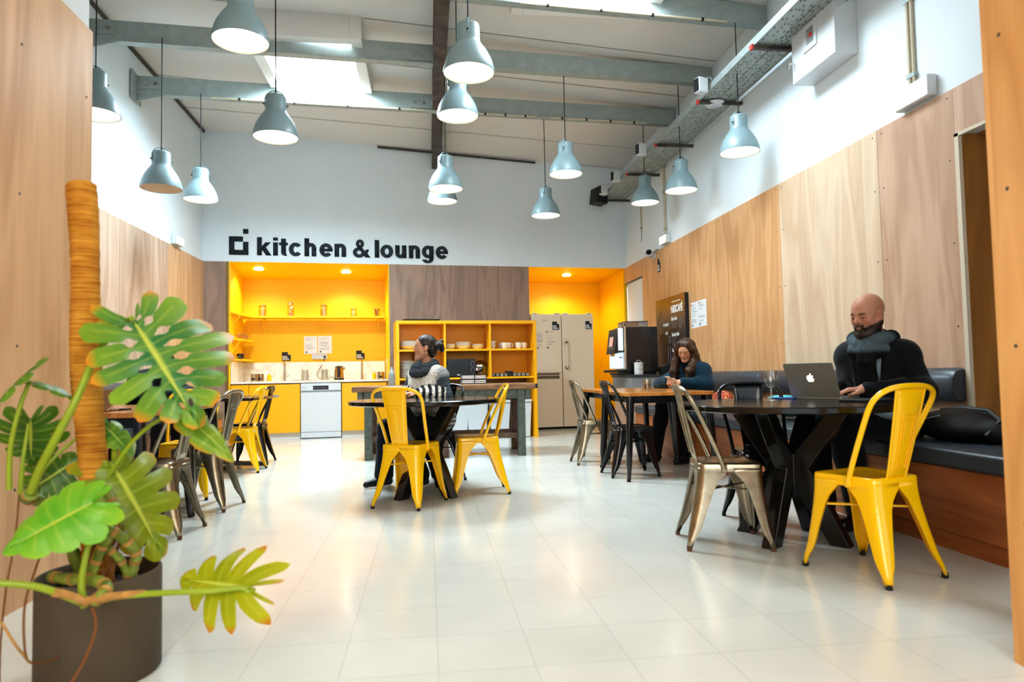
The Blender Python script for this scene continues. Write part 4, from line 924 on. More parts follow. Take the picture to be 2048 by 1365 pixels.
# ------------------------------------------------------------------ stamped-metal cafe chair (faces +y)
def make_chair(m, foot, label, group):
    t = thing('metal_chair', label, 'chair', (0,0,0), 0, group)
    fw, rw, fy, ry = .172, .150, .165, -.165      # seat corners
    def outline(k=0, r=.045):
        P = [(fw-k,fy-k),(-fw+k,fy-k),(-rw+k,ry+k),(rw-k,ry+k)]; out = []
        for i in range(4):
            a = Vector(P[i-1]+(0,)); b = Vector(P[i]+(0,)); c = Vector(P[(i+1)%4]+(0,))
            u = (a-b).normalized(); v = (c-b).normalized(); rr = max(.008, r-k)
            p0 = b+u*rr; p1 = b+v*rr
            for j in range(7):
                q = j/6; out.append(tuple(((p0*(1-q)+b*q)*(1-q)+(b*(1-q)+p1*q)*q)[:2]))
        return out
    rings = [(0,.405),(0,.440),(.004,.448),(.014,.451),(.03,.448),(.05,.443),(.09,.441),(.15,.440)]
    mb = MB(); n = 28
    for k, z in rings: mb.v.extend([(x,y,z) for x,y in outline(k)])
    for i in range(len(rings)-1):
        for j in range(n): mb.f.append((i*n+j,i*n+(j+1)%n,(i+1)*n+(j+1)%n,(i+1)*n+j))
    b = (len(rings)-1)*n; mb.f.append(tuple(b+j for j in range(n)))
    st = part('seat', mb, m, t, ang=50)
    # legs: folded sheet corners that widen into the seat skirt and taper to small feet
    for sx, sy in ((1,1),(-1,1),(1,-1),(-1,-1)):
        cx = (fw if sy > 0 else rw)*sx; cy = fy if sy > 0 else ry
        fx = (.208 if sy > 0 else .195)*sx; fyy = .205 if sy > 0 else -.245
        mb = MB(); secs = []
        prof = [(.425,0,.150),(.405,.0,.148),(.392,.01,.138),(.375,.03,.122),(.35,.07,.102),(.31,.15,.086),(.22,.40,.069),(.12,.68,.055),(.085,.80,.046),(.055,.88,.031),(.016,1.0,.024)]
        for z, q, w in prof:
            ox = cx+(fx-cx)*q; oy = cy+(fyy-cy)*q; r = min(.04, w*.6) if z > .08 else w*.6
            pts = [(ox-sx*w, oy)]
            for j in range(6):
                a = j/5*PI/2; pts.append((ox-sx*r+sx*r*math.sin(a), oy-sy*r+sy*r*math.cos(a)))
            pts.append((ox, oy-sy*w))
            # inner return lips give the channel its depth
            lip = min(.012, w*.35)
            pts = [(ox-sx*w, oy-sy*lip)]+pts+[(ox-sx*lip, oy-sy*w)]
            secs.append([(x,y,z) for x,y in pts])
        k = len(secs[0])
        for s_ in secs: mb.v.extend(s_)
        for i in range(len(secs)-1):
            for j in range(k-1): mb.f.append((i*k+j,i*k+j+1,(i+1)*k+j+1,(i+1)*k+j))
        # raised pressing down the outer corner
        lg = part('leg', mb, m, t, ang=55)
        md = lg.modifiers.new('s','SOLIDIFY'); md.thickness = .0025; md.offset = 0
        part('foot_cap', MB().rbox((fx-sx*.012-.0125,fyy-sy*.012-.0125,0),(fx-sx*.012+.0125,fyy-sy*.012+.0125,.022),.008,2), foot, lg)
    part('brace', MB().tube([(.160,.152,.305),(-.150,-.165,.30)],.006,6).tube([(-.160,.152,.30),(.150,-.165,.305)],.006,6), m, t)
    # back hoop
    P = []
    half = [(.163,-.035,.418),(.166,-.045,.45),(.172,-.080,.54),(.183,-.126,.64),(.197,-.174,.74),(.200,-.198,.785),(.186,-.221,.822),(.145,-.238,.845),(.095,-.246,.855),(.045,-.249,.858)]
    P = half+[(0,-.250,.859)]+[(-x,y,z) for x,y,z in reversed(half)]
    Q = []
    for i in range(len(P)-1):
        a, b2 = Vector(P[i]), Vector(P[i+1]); Q += [a, a.lerp(b2,.5)]
    Q.append(Vector(P[-1]))
    for _ in range(2): Q = [Q[0]]+[(Q[i-1]+Q[i]*2+Q[i+1])/4 for i in range(1,len(Q)-1)]+[Q[-1]]
    part('back_hoop', MB().tube(Q,.0125,10), m, t)
    # splat: shallow pressed panel, wider at the top
    def sp(u, v):
        z = .44+.408*v; hw = .058+.034*v; x = (u*2-1)*hw
        y = -.150-.094*v**.9-(.012*(1-(abs(u*2-1))**4))*(1 if .1 < v < .9 else .4)
        return (x, y, z)
    s_ = part('splat', MB().grid(sp,10,14), m, t); md = s_.modifiers.new('s','SOLIDIFY'); md.thickness = .003
    ed = [sp(0,i/14) for i in range(15)]; e2 = [sp(1,i/14) for i in range(15)]
    part('splat_edge', MB().tube(ed,.006,6).tube(e2,.006,6), m, s_)
    pr = lambda k, v0, v1: [tuple(Vector(sp(.5+a*k, v0+(v1-v0)*b))+Vector((0,-.0035,0))) for a,b in ((-1,0),(-1,.5),(-1,1),(0,1),(1,1),(1,.5),(1,0))]
    part('pressed_rib', MB().tube(pr(.28,.12,.72),.0028,5).tube(pr(.16,.12,.66),.0022,5), m, s_)
    for s in (-1,1): part('hoop_bracket', MB().cbox((s*.164,-.036,.422),(.014,.03,.045)), m, t, .004)
    return t
HD = lambda dx, dy: math.atan2(-dx, dy)          # rotation that turns +y into (dx,dy)
CY = make_chair(M['yellow'], M['rubber'], '', 'yellow metal chairs'); CG = make_chair(M['gun'], M['rust'], '', 'gunmetal metal chairs'); CB = make_chair(M['black'], M['rubber'], '', 'black metal chairs')
used = set()
def chair(P, x, y, dx, dy, lab):
    rz = HD(dx, dy)
    if P.name not in used:
        used.add(P.name); P.location = (x,y,0); P.rotation_euler = (0,0,rz); P['label'] = lab; return P
    return dup(P, (x,y,0), rz, lab)
chair(CY, 2.026, 2.996, -0.300, 0.954, 'yellow metal chair at the round table in the right foreground, back to the camera')
chair(CY, -.14, 5.158, 0.443, 0.896, 'yellow metal chair at the centre round table with its broad back panel to the camera')
chair(CY, .387, 5.573, -1.000, -0.012, 'yellow metal chair seen from the side, right of the centre round table')
chair(CY, -1.95, 5.86, .05, -1, 'yellow metal chair at the end of the left wooden table, mostly hidden by leaves')
chair(CY, -1.946, 7.358, -1.000, -0.009, 'yellow metal chair on the left nearest the kitchen, seen from the side')
chair(CG, 1.61, 3.619, 0.981, -0.196, 'gunmetal chair at the right round table, its seat toward the table legs')
chair(CG, -1.691, 4.507, -1, .08, 'gunmetal chair on the left closest to the plant')
chair(CG, -1.665, 5.331, -.99, .12, 'gunmetal chair on the left, second from the plant')
chair(CG, 1.74, 7.06, 1, 0, 'gunmetal chair at the far end of the right wooden table')
chair(CB, 1.847, 6.156, 1, .02, 'black metal chair at the near left side of the right wooden table')
chair(CB, 2.037, 4.02, -.15, -.98, 'black metal chair behind the right round table, facing the camera')
chair(CB, .03, 6.13, -.62, -.78, 'black metal chair under the seated woman in the sweater')
chair(CB, -2.01, 8.064, -1, .03, 'black metal chair on the left nearest the kitchen counter')

# ------------------------------------------------------------------ tables
def round_table(x, y, rz, lab, R=.6, zt=.757):
    t = thing('round_table', lab, 'table', (x,y,0), rz, 'black round tables')
    part('tabletop', MB().lathe([(0,zt-.036),(R-.012,zt-.036),(R,zt-.03),(R,zt-.006),(R-.006,zt),(0,zt)],72), M['tblack'], t, ang=30)
    part('centre_post', MB().rbox((-.045,-.045,.30),(.045,.045,.47),.01,2), M['tblack'], t)
    for k in range(4):
        Mx = Matrix.Rotation(k*PI/2, 4, 'Z') @ Matrix.Rotation(PI/2, 4, 'X')
        poly = [(.215,0),(.315,0),(.115,.40),(.345,zt-.038),(.235,zt-.038),(.02,.45),(.02,.32)]
        part('leg', MB().prism(poly,-.036,.036,Mx), M['tblack'], t, .004)
    return t
round_table(2.0, 3.63, R_(38), 'black round table at right carrying the laptop and wine glass')
round_table(-.03, 5.53, R_(45), 'black round table in the centre where the woman in the sweater sits')
def wood_table(x0, y0, x1, y1, lab, zt=.762):
    t = thing('wooden_table', lab, 'table', ((x0+x1)/2,(y0+y1)/2,0), 0, 'wooden tables with black metal legs')
    a, b = (x1-x0)/2, (y1-y0)/2
    part('tabletop', MB().rbox((-a,-b,zt-.03),(a,b,zt),.04,4), M['butcher'], t, .003)
    f = MB()
    for s in (-1,1): f.box((-a+.08,s*(b-.09)-.01,zt-.095),(a-.08,s*(b-.09)+.01,zt-.031)); f.box((s*(a-.09)-.01,-b+.08,zt-.095),(s*(a-.09)+.01,b-.08,zt-.031))
    part('apron', f, M['black'], t, .002)
    for sx in (-1,1):
        for sy in (-1,1):
            cx, cy = sx*(a-.075), sy*(b-.075); fx, fy = sx*(a-.02), sy*(b-.02)
            mb = MB(); k = None
            for z, w in ((zt-.031,.068),(.5,.060),(.14,.046),(.10,.036),(.02,.03)):
                q = 1-z/(zt-.03); ox = cx+(fx-cx)*q; oy = cy+(fy-cy)*q
                ring = [(ox+sx*w*.3+p[0], oy+sy*w*.3+p[1], z) for p in rrect(-w/2,-w/2,w/2,w/2,w*.32,3)]
                if k is None: k = len(ring)
                mb.v.extend(ring)
            for i in range(4):
                for j in range(k): mb.f.append((i*k+j,i*k+(j+1)%k,(i+1)*k+(j+1)%k,(i+1)*k+j))
            lg = part('leg', mb, M['black'], t, ang=50)
            part('foot_cap', MB().cyl((fx+sx*.012,fy+sy*.012,0),(fx+sx*.012,fy+sy*.012,.024),.017,n=12), M['rubber'], lg)
    return t
wood_table(-2.45,4.20,-1.63,5.0,'wooden table on the left nearest the plant, brown folder on it'); wood_table(-2.45,5.02,-1.63,5.66,'wooden table on the left, second from the plant')
wood_table(1.69,5.74,2.50,6.68,'wooden table on the right nearest the camera, in front of the woman with the phone'); wood_table(1.72,6.70,2.50,7.62,'wooden table on the right farthest from the camera, under the coffee glass')
t = thing('pedestal_table', 'dark square table on a cross-foot pedestal at the far left', 'table', (-2.12,7.62,0))
part('tabletop', MB().rbox((-.4,-.62,.73),(.4,.62,.758),.04,4), M['tblack'], t, .003)
part('column', MB().cyl((0,0,.05),(0,0,.73),.038,n=20), M['black'], t)
for a in (20,110,200,290):
    d = Vector((math.cos(R_(a)),math.sin(R_(a)),0)); part('foot', MB().beam(d*.02+Vector((0,0,.055)),d*.40+Vector((0,0,.025)),.06,.045), M['black'], t, .004)

# ------------------------------------------------------------------ upholstered benches
def bench(x0, x1, y0, y1, wall_x, lab, splits, back_end):
    s = 1 if wall_x > 0 else -1
    t = thing('bench', lab, 'bench', (0,0,0))
    a, b = min(x0,x1), max(x0,x1); fx = x0
    part('plinth', MB().box((min(fx+s*.02,wall_x),y0,.09),(max(fx+s*.02,wall_x),y1,.42)), M['plinth'], t, .003)
    part('base_board', MB().box((min(fx+s*.03,wall_x),y0,0),(max(fx+s*.03,wall_x),y1,.086)), M['plinth'], t)
    ys = [y0]+splits+[y1]
    for c, d in zip(ys, ys[1:]):
        part('seat_cushion', MB().box((min(fx,wall_x),c+.004,.422),(max(fx,wall_x),d-.004,.515)), M['leather'], t, .018)
    ys = [back_end[0]]+splits+[back_end[1]]
    for c, d in zip(ys, ys[1:]):
        prof = [(0,.0),(.06,.005),(.09,.03),(.105,.10),(.10,.16),(.075,.205),(.04,.222),(0,.225)]
        mb = MB(); n = len(prof); xw = wall_x
        for y in (c+.004, c+.03, d-.03, d-.004):
            e = .9 if y in (c+.004, d-.004) else 1
            mb.v.extend([(xw-s*p*e, y, .705+(q-.11)*e+.11) for p,q in prof])
        for i in range(3):
            for j in range(n-1): mb.f.append((i*n+j,i*n+j+1,(i+1)*n+j+1,(i+1)*n+j))
        mb.f.append(tuple(range(n))); mb.f.append(tuple(3*n+j for j in reversed(range(n)))); 
        for i in range(3): mb.f.append((i*n,(i+1)*n,(i+1)*n+n-1,i*n+n-1))
        part('back_cushion', mb, M['leather'], t, ang=50)
    return t
bench(2.62, XR-.018, 2.6, 8.55, XR-.018, 'long dark padded bench on a plywood plinth along the right wall', [4.6,6.65], (4.03,8.5))
bench(-2.76, XL+.018, 3.95, 9.7, XL+.018, 'long dark padded bench on a plywood plinth along the left wall', [5.9,7.8], (4.0,9.6))

# ------------------------------------------------------------------ things on the tables and benches
t = thing('laptop', 'open silver laptop with glowing fruit emblem on the right round table', 'laptop', (2.325,3.885,.7575), HD(-.88,-.47)+PI)
# local: -y toward the lid back; hinge along x
part('base', MB().rbox((-.16,-.005,0),(.16,.225,.014),.012,3), M['laptop'], t, .002); part('keyboard', MB().box((-.135,.03,.0141),(.135,.12,.0146)), M['blackm'], t); part('trackpad', MB().box((-.05,.135,.0141),(.05,.21,.0145)), M['greyfront'], t)
A = Matrix.Translation((0,0,.014)) @ Matrix.Rotation(R_(22),4,'X')
ld = part('lid', MB().rbox((-.16,.0,0),(.16,.222,.007),.012,3,A @ Matrix.Rotation(PI/2,4,'X')), M['laptop'], t, .002)
part('screen', MB().box((-.148,.0002,.012),(.148,.0008,.212),A), M['screen'], ld)
def fruit():
    P = []
    def bz(a,b,c,d,n=10): return [tuple((1-t_)**3*a[i]+3*(1-t_)**2*t_*b[i]+3*(1-t_)*t_**2*c[i]+t_**3*d[i] for i in (0,1)) for t_ in [k/n for k in range(n)]]
    P += bz((0,.66),(.12,.62),(.22,.74),(.40,.70)); P += bz((.40,.70),(.50,.68),(.58,.62),(.62,.56)); P += bz((.62,.56),(.36,.42),(.38,.10),(.66,-.02))
    P += bz((.66,-.02),(.60,-.22),(.42,-.52),(.28,-.50)); P += bz((.28,-.50),(.16,-.50),(.12,-.44),(0,-.44)); P += bz((0,-.44),(-.12,-.44),(-.18,-.52),(-.30,-.50))
    P += bz((-.30,-.50),(-.46,-.46),(-.68,-.06),(-.64,.24)); P += bz((-.64,.24),(-.62,.58),(-.40,.72),(-.22,.70)); P += bz((-.22,.70),(-.12,.68),(-.06,.64),(0,.66))
    L = bz((.0,.76),(.0,.92),(.12,1.06),(.28,1.08))+bz((.28,1.08),(.28,.92),(.16,.78),(.0,.76)); return P, L
P, L = fruit(); s = .034
# the lid back faces local -y
FM = A @ Matrix.Translation((0,-.0069,.118)) @ Matrix.Rotation(PI/2,4,'X') @ Matrix.Scale(s,4)
part('lit_emblem', MB().prism(P,0,.03,FM).prism(L,0,.03,FM), M['logo'], ld, ang=None)
t = thing('wine_glass', 'clear stemmed glass on the round table left of the laptop', 'glass', (1.985,3.78,.7575))
part('bowl', MB().lathe([(0,.072),(.012,.074),(.032,.095),(.038,.13),(.036,.175),(.0345,.175),(.036,.13),(.03,.097),(.01,.078),(0,.077)],28), M['glass'], t)
part('stem', MB().lathe([(0,.074),(.006,.072),(.009,.055),(.006,.04),(.007,.012),(.034,.004),(.035,0),(0,0)],28), M['glass'], t)
solo('black_folder', MB().rbox((-.13,-.10,0),(.13,.10,.012),.012,3), M['blackm'], 'flat black folder on the round table right of the laptop', 'folder', (2.40,3.50,.7575), .5, bevel=.002)
solo('phone', MB().rbox((-.035,-.07,0),(.035,.07,.009),.01,3), mat('blue_phone','1f4f9c',.3), 'small blue phone on the round table behind the laptop', 'phone', (2.19,4.02,.7575), .9, bevel=.002)
t = thing('coffee_glass', 'glass of coffee with foam on the right wooden table', 'glass', (2.20,6.72,.763))
part('glass_body', MB().lathe([(0,.001),(.034,.001),(.042,.105),(.040,.105),(.032,.006),(0,.006)],24), M['glass'], t); part('coffee', MB().lathe([(0,.007),(.031,.007),(.036,.055),(0,.055)],24), M['coffee'], t); part('foam', MB().lathe([(.036,.056),(.037,.07),(0,.071)],24), M['foam'], t)
# brown folder and pink bag on the left
t = thing('leather_folder', 'brown leather folder propped open on the left wooden table', 'folder', (-2.11,4.46,.763), R_(-8))
part('cover', MB().add([(-.19,0,0),(.17,0,0),(.25,.15,.13),(-.11,.15,.13),(-.19,.008,0),(.17,.008,0),(.25,.158,.13),(-.11,.158,.13)],[(0,1,2,3),(7,6,5,4),(0,4,5,1),(1,5,6,2),(2,6,7,3),(3,7,4,0)]), M['brownleather'], t, .003)
part('base', MB().box((-.19,0,0),(.17,.22,.01)), M['brownleather'], t, .003); part('edge', MB().tube([(.17,-.002,.004),(.25,.148,.134)],.004,6), M['foam'], t)
solo('pen', MB().cyl((0,0,.006),(.12,.03,.006),.005,n=8), M['blackm'], 'dark pen lying beside the brown folder', 'pen', (-1.98,4.55,.763))
# ------------------------------------------------------------------ smooth implicit bodies -> meshes
V3 = lambda *a: np.array(a, float)
class Sdf:
    def __init__(s): s.p = []
    def cap(s, a, b, ra, rb=None, k=.02, op='u'): s.p.append(('c', V3(*a), V3(*b), ra, ra if rb is None else rb, k, op)); return s
    def chain(s, pts, rs, k=.02, op='u'):
        for i in range(len(pts)-1): s.cap(pts[i], pts[i+1], rs[i], rs[i+1], k, op)
        return s
    def ell(s, c, r, R=None, k=.02, op='u'): s.p.append(('e', V3(*c), V3(*r), np.eye(3) if R is None else np.array(R), None, k, op)); return s
    def ball(s, c, r, k=.02, op='u'): return s.cap(c, c, r, r, k, op)
    def mesh(s, res):
        lo = np.full(3, 1e9); hi = -lo; bb = []
        for p in s.p:
            if p[0] == 'c':
                m = max(p[3], p[4]); a = np.minimum(p[1], p[2])-m; b = np.maximum(p[1], p[2])+m
            else:
                e = np.sqrt(((p[3]*p[2])**2).sum(1)); a = p[1]-e; b = p[1]+e
            bb.append((a, b))
            if p[6] == 'u': lo = np.minimum(lo, a); hi = np.maximum(hi, b)
        lo -= res*3; hi += res*3
        n = np.ceil((hi-lo)/res).astype(int)+1
        ax = [lo[i]+res*np.arange(n[i]) for i in range(3)]
        G = np.full(n, .08, np.float32)
        for p, (a, b) in zip(s.p, bb):
            k = p[5]; pad = k+res*2.5
            i0 = np.clip(np.floor((a-pad-lo)/res).astype(int), 0, n-1); i1 = np.clip(np.ceil((b+pad-lo)/res).astype(int)+1, 0, n)
            if (i1 <= i0).any(): continue
            X = ax[0][i0[0]:i1[0], None, None]; Y = ax[1][None, i0[1]:i1[1], None]; Z = ax[2][None, None, i0[2]:i1[2]]
            if p[0] == 'c':
                A, Bv = p[1], p[2]; d = Bv-A; L = float(d @ d)
                if L < 1e-12: D = np.sqrt((X-A[0])**2+(Y-A[1])**2+(Z-A[2])**2)-p[3]
                else:
                    t = np.clip(((X-A[0])*d[0]+(Y-A[1])*d[1]+(Z-A[2])*d[2])/L, 0, 1)
                    D = np.sqrt((X-A[0]-t*d[0])**2+(Y-A[1]-t*d[1])**2+(Z-A[2]-t*d[2])**2)-(p[3]+(p[4]-p[3])*t)
            else:
                C, r, R = p[1], p[2], p[3]
                x, y, z = X-C[0], Y-C[1], Z-C[2]
                q = [(x*R[0][i]+y*R[1][i]+z*R[2][i])/r[i] for i in range(3)]
                k0 = np.sqrt(q[0]**2+q[1]**2+q[2]**2); k1 = np.sqrt((q[0]/r[0])**2+(q[1]/r[1])**2+(q[2]/r[2])**2)
                D = np.where(k1 > 1e-9, k0*(k0-1)/np.maximum(k1, 1e-9), -r.min())
            sl = (slice(i0[0],i1[0]), slice(i0[1],i1[1]), slice(i0[2],i1[2]))
            g = G[sl]; D = D.astype(np.float32)
            if p[6] == 'u':
                h = np.maximum(k-np.abs(g-D), 0)/k if k > 0 else 0
                G[sl] = np.minimum(g, D)-h*h*k*.25
            elif p[6] == 'i': pass
            else:
                D = -D; h = np.maximum(k-np.abs(g-D), 0)/k if k > 0 else 0
                G[sl] = np.maximum(g, D)+h*h*k*.25
        return nets(G, lo, res)

def nets(G, lo, res):
    ins = G < 0
    n = np.array(G.shape)
    cnt = np.zeros(n-1, np.int8)
    for dx in (0,1):
        for dy in (0,1):
            for dz in (0,1): cnt += ins[dx:n[0]-1+dx, dy:n[1]-1+dy, dz:n[2]-1+dz]
    act = (cnt > 0) & (cnt < 8)
    idx = np.argwhere(act); vid = -np.ones(n-1, np.int64); vid[act] = np.arange(len(idx))
    S = np.zeros((len(idx),3)); W = np.zeros(len(idx))
    corners = [(0,0,0),(1,0,0),(0,1,0),(1,1,0),(0,0,1),(1,0,1),(0,1,1),(1,1,1)]
    val = [G[idx[:,0]+c[0], idx[:,1]+c[1], idx[:,2]+c[2]] for c in corners]
    for a in range(8):
        for b in range(a+1, 8):
            if bin(a ^ b).count('1') != 1: continue
            va, vb = val[a], val[b]; m = (va < 0) != (vb < 0)
            t = np.where(m, va/np.where(m, va-vb, 1), 0)
            pa, pb = np.array(corners[a], float), np.array(corners[b], float)
            S += np.where(m[:,None], pa+(pb-pa)*t[:,None], 0); W += m
    V = lo+(idx+S/W[:,None])*res
    F = []
    for axis in range(3):
        o = [1,2,0][axis]; q = [2,0,1][axis]
        sl0 = [slice(None)]*3; sl1 = [slice(None)]*3
        sl0[axis] = slice(0, n[axis]-1); sl1[axis] = slice(1, n[axis])
        a, b = ins[tuple(sl0)], ins[tuple(sl1)]
        e = np.argwhere(a != b)
        e = e[(e[:,o] > 0) & (e[:,q] > 0) & (e[:,o] < n[o]-1) & (e[:,q] < n[q]-1)]
        if not len(e): continue
        fl = a[e[:,0], e[:,1], e[:,2]]
        def g(do, dq):
            c = e.copy(); c[:,o] -= do; c[:,q] -= dq; return vid[c[:,0], c[:,1], c[:,2]]
        Q = np.stack([g(1,1), g(0,1), g(0,0), g(1,0)], 1)
        Q[~fl] = Q[~fl][:, ::-1]
        F.append(Q)
    F = np.concatenate(F)
    F = F[(F >= 0).all(1)]
    # one light relax keeps the surface smooth
    nb = np.zeros_like(V); c = np.zeros(len(V))
    for i in range(4):
        a, b = F[:,i], F[:,(i+1) % 4]
        np.add.at(nb, a, V[b]); np.add.at(c, a, 1); np.add.at(nb, b, V[a]); np.add.at(c, b, 1)
    V = V*.55+.45*nb/np.maximum(c,1)[:,None]
    return V, F

def smesh(name, sdf, res, m, parent=None, col=None):
    V, F = sdf.mesh(res)
    cols = None
    if col is not None: cols = col(V)
    me = bpy.data.meshes.new(name)
    me.vertices.add(len(V)); me.vertices.foreach_set('co', V.astype(np.float32).ravel())
    me.loops.add(F.size); me.loops.foreach_set('vertex_index', F.ravel().astype(np.int32))
    me.polygons.add(len(F)); me.polygons.foreach_set('loop_start', np.arange(0, F.size, 4, dtype=np.int32)); me.polygons.foreach_set('loop_total', np.full(len(F), 4, np.int32))
    me.update(calc_edges=True); me.validate()
    me.polygons.foreach_set('use_smooth', [True]*len(me.polygons))
    if cols is not None:
        a = me.color_attributes.new('Col', 'FLOAT_COLOR', 'POINT'); c4 = np.ones((len(V),4), np.float32); c4[:,:3] = cols; a.data.foreach_set('color', c4.ravel())
    me.materials.append(m)
    return put(name, me, parent)
def blob(name, sdf, res, m, label, cat, loc, rz=0, group=None):
    o = smesh(name, sdf, res, m); o.location = loc; o.rotation_euler = (0,0,rz); return tag(o, label, cat, group)

def rot(yaw=0, pitch=0, roll=0):
    """columns: forward, left, up.  pitch>0 looks down, roll>0 tips to the right"""
    return np.array(Matrix.Rotation(R_(yaw),3,'Z') @ Matrix.Rotation(R_(pitch),3,'Y') @ Matrix.Rotation(R_(roll),3,'X'))

def head(S, c, R, s=1, female=False, beard=False):
    c = np.array(c, float)
    P = lambda x,y,z: tuple(c+R @ (np.array([x,y,z])*s))
    E = lambda x,y,z,rx,ry,rz,k=.015,op='u',RR=None: S.ell(P(x,y,z),(rx*s,ry*s,rz*s), R if RR is None else R @ RR, k*s, op)
    C = lambda a,b,ra,rb,k=.012,op='u': S.cap(P(*a),P(*b),ra*s,rb*s,k*s,op)
    E(-.012,0,.042,.098,.077,.088); E(.03,0,.03,.064,.066,.07,.03)
    E(.030,0,-.035,.058,.056,.075,.03)                          # face
    jw = .024 if not female else .018
    for y in (-1,1):
        C((-.005,y*.056,-.045),(.062,y*.02,-.100),jw,jw*.95,.03)  # jaw line
        C((.058,y*.040,-.022),(.045,y*.046,-.04),.024,.02,.03)    # cheek
    E(.076,0,-.102,.022,.024,.02,.025)                          # chin
    C((.082,-.030,.022),(.082,.030,.022),.014 if not female else .011,.014 if not female else .011,.02)
    for y in (-1,1): E(.101,y*.034,.002,.020,.022,.014,.014,'s')
    for y in (-1,1):
        S.ball(P(.078,y*.032,.002),.0145*s,.004*s)               # eyeball under lid
        C((.086,y*.020,.010),(.084,y*.045,.009),.006,.006,.006)   # upper lid
        C((.087,y*.022,-.008),(.085,y*.042,-.007),.004,.004,.006)
    C((.088,0,.018),(.112,0,-.020),.008,.0115 if not female else .0095,.012)   # nose
    for y in (-1,1): S.ball(P(.099,y*.0115,-.024),.0085*s,.007*s)
    C((.085,-.020,-.052),(.095,0,-.049),.0055,.007,.008); C((.085,.020,-.052),(.095,0,-.049),.0055,.007,.008)
    C((.084,-.018,-.062),(.093,0,-.064),.006,.0085,.008); C((.084,.018,-.062),(.093,0,-.064),.006,.0085,.008)
    C((.1,-.022,-.0565),(.1,.022,-.0565),.0022,.0022,.003,'s')
    if beard:
        for y in (-1,1): C((-.002,y*.064,-.03),(.05,y*.042,-.095),.02,.022,.02); C((.088,y*.002,-.04),(.078,y*.034,-.062),.008,.01,.01)
        C((.055,-.03,-.105),(.055,.03,-.105),.026,.026,.02); E(.078,0,-.105,.028,.034,.03,.02)
        C((.1,-.022,-.0565),(.1,.022,-.0565),.002,.002,.003,'s')
    for y in (-1,1):
        ear = np.array(Matrix.Rotation(R_(12*y),3,'Z') @ Matrix.Rotation(R_(-12),3,'Y'))
        E(-.008,y*.081,.0,.022,.010,.033,.008,'u',ear); E(-.004,y*.092,.004,.012,.007,.02,.006,'s',ear); S.ball(P(.002,y*.079,-.028),.009*s,.008*s)
def local(V, c, R, s=1): return ((V-np.array(c)) @ R)/s
def sm(x, a, b): t = np.clip((x-a)/(b-a), 0, 1); return t*t*(3-2*t)
def face_paint(V, c, R, s, skin, lips, brow, beard=None, down=True, lid=None):
    q = local(V, c, R, s); x, y, z = q.T
    col = np.tile(np.array(lin(skin)[:3]), (len(V),1))
    near = (np.abs(x) < .13) & (np.abs(y) < .12) & (np.abs(z) < .16)
    def mix(cc, w):
        nonlocal col
        w = (w*near)[:,None]; col = col*(1-w)+np.array(lin(cc)[:3])*w
    # warmth on cheeks, nose, ears
    mix('b8664f', .28*sm(.05-np.hypot(y-.045*np.sign(y), z+.025),0,.05)*(x > .02)); mix('b5604c', .3*sm(.03-np.hypot(y,z+.02),0,.03)*(x > .09)); mix('b0604c', .3*(np.abs(y) > .076)*(x < .03))
    if beard:
        ym = np.abs(y)
        w = sm(-z, .028+.0*x, .045)*sm(x, -.03, -.015)*(z < 0)
        up = sm(-(z+.052+(x-.0)*0), -.01, .012)                      # lower face
        cheek = sm(-.022-.35*np.clip(.075-x,0,.1)*0-z-(x-.0)*.34+.0, -.002, .014)  # border falls toward the mouth
        m = sm(-z-.020-np.clip(x,0,.09)*.30, 0, .014)*(x > -.03)
        lip = sm(.0185-ym-.6*np.abs(z+.0575),0,.006)*sm(.0095-np.abs(z+.0575),0,.004)*(x > .07)
        tash = sm(.037-ym,0,.010)*sm(-.0335-z-.12*ym,0,.005)*(z > -.075)*(x > .05)
        m = np.maximum(m, tash)*(1-lip*.95)
        m *= (z > -.17)
        mix(beard, np.clip(m,0,1)*.95)
    lw = sm((.026 if not beard else .0185)-np.abs(y)-.5*np.abs(z+.057), 0, .006)*sm(.0115-np.abs(z+.057), 0, .004)*(x > .078)*(1 if not beard else .75)
    mix(lips, lw*.7)
    mix('2a1512', sm(.022-np.abs(y),0,.004)*sm(.0022-np.abs(z+.0565),0,.0016)*(x > .08)*.8)
    # eyes: white, iris, lash line
    ey = np.abs(y)-.032; e = (ey/.013)**2+((z-.001)/(.0055 if not down else .0035))**2
    mix('e6ded6', (e < 1)*(x > .07)); mix('2a1a12', ((ey/.0055)**2+((z-.0005)/.0055)**2 < 1)*(e < 1.1)*(x > .07))
    mix(lid or '3a221a', sm(.018-np.abs(ey),0,.004)*sm(.0022-np.abs(z-(.0055 if not down else .0)-.001),0,.002)*(x > .07)*.85)
    # brows
    bz = .027-.25*np.clip(ey,-.02,.03)**1+.0*x
    mix(brow, sm(.021-np.abs(ey+.001),0,.006)*sm(.0052-np.abs(z-.0275+.22*np.abs(ey)),0,.003)*(x > .055)*.9)
    mix('8a4a3c', .35*sm(.007-np.hypot(np.abs(y)-.008,z+.029),0,.004)*(x > .085))
    return col

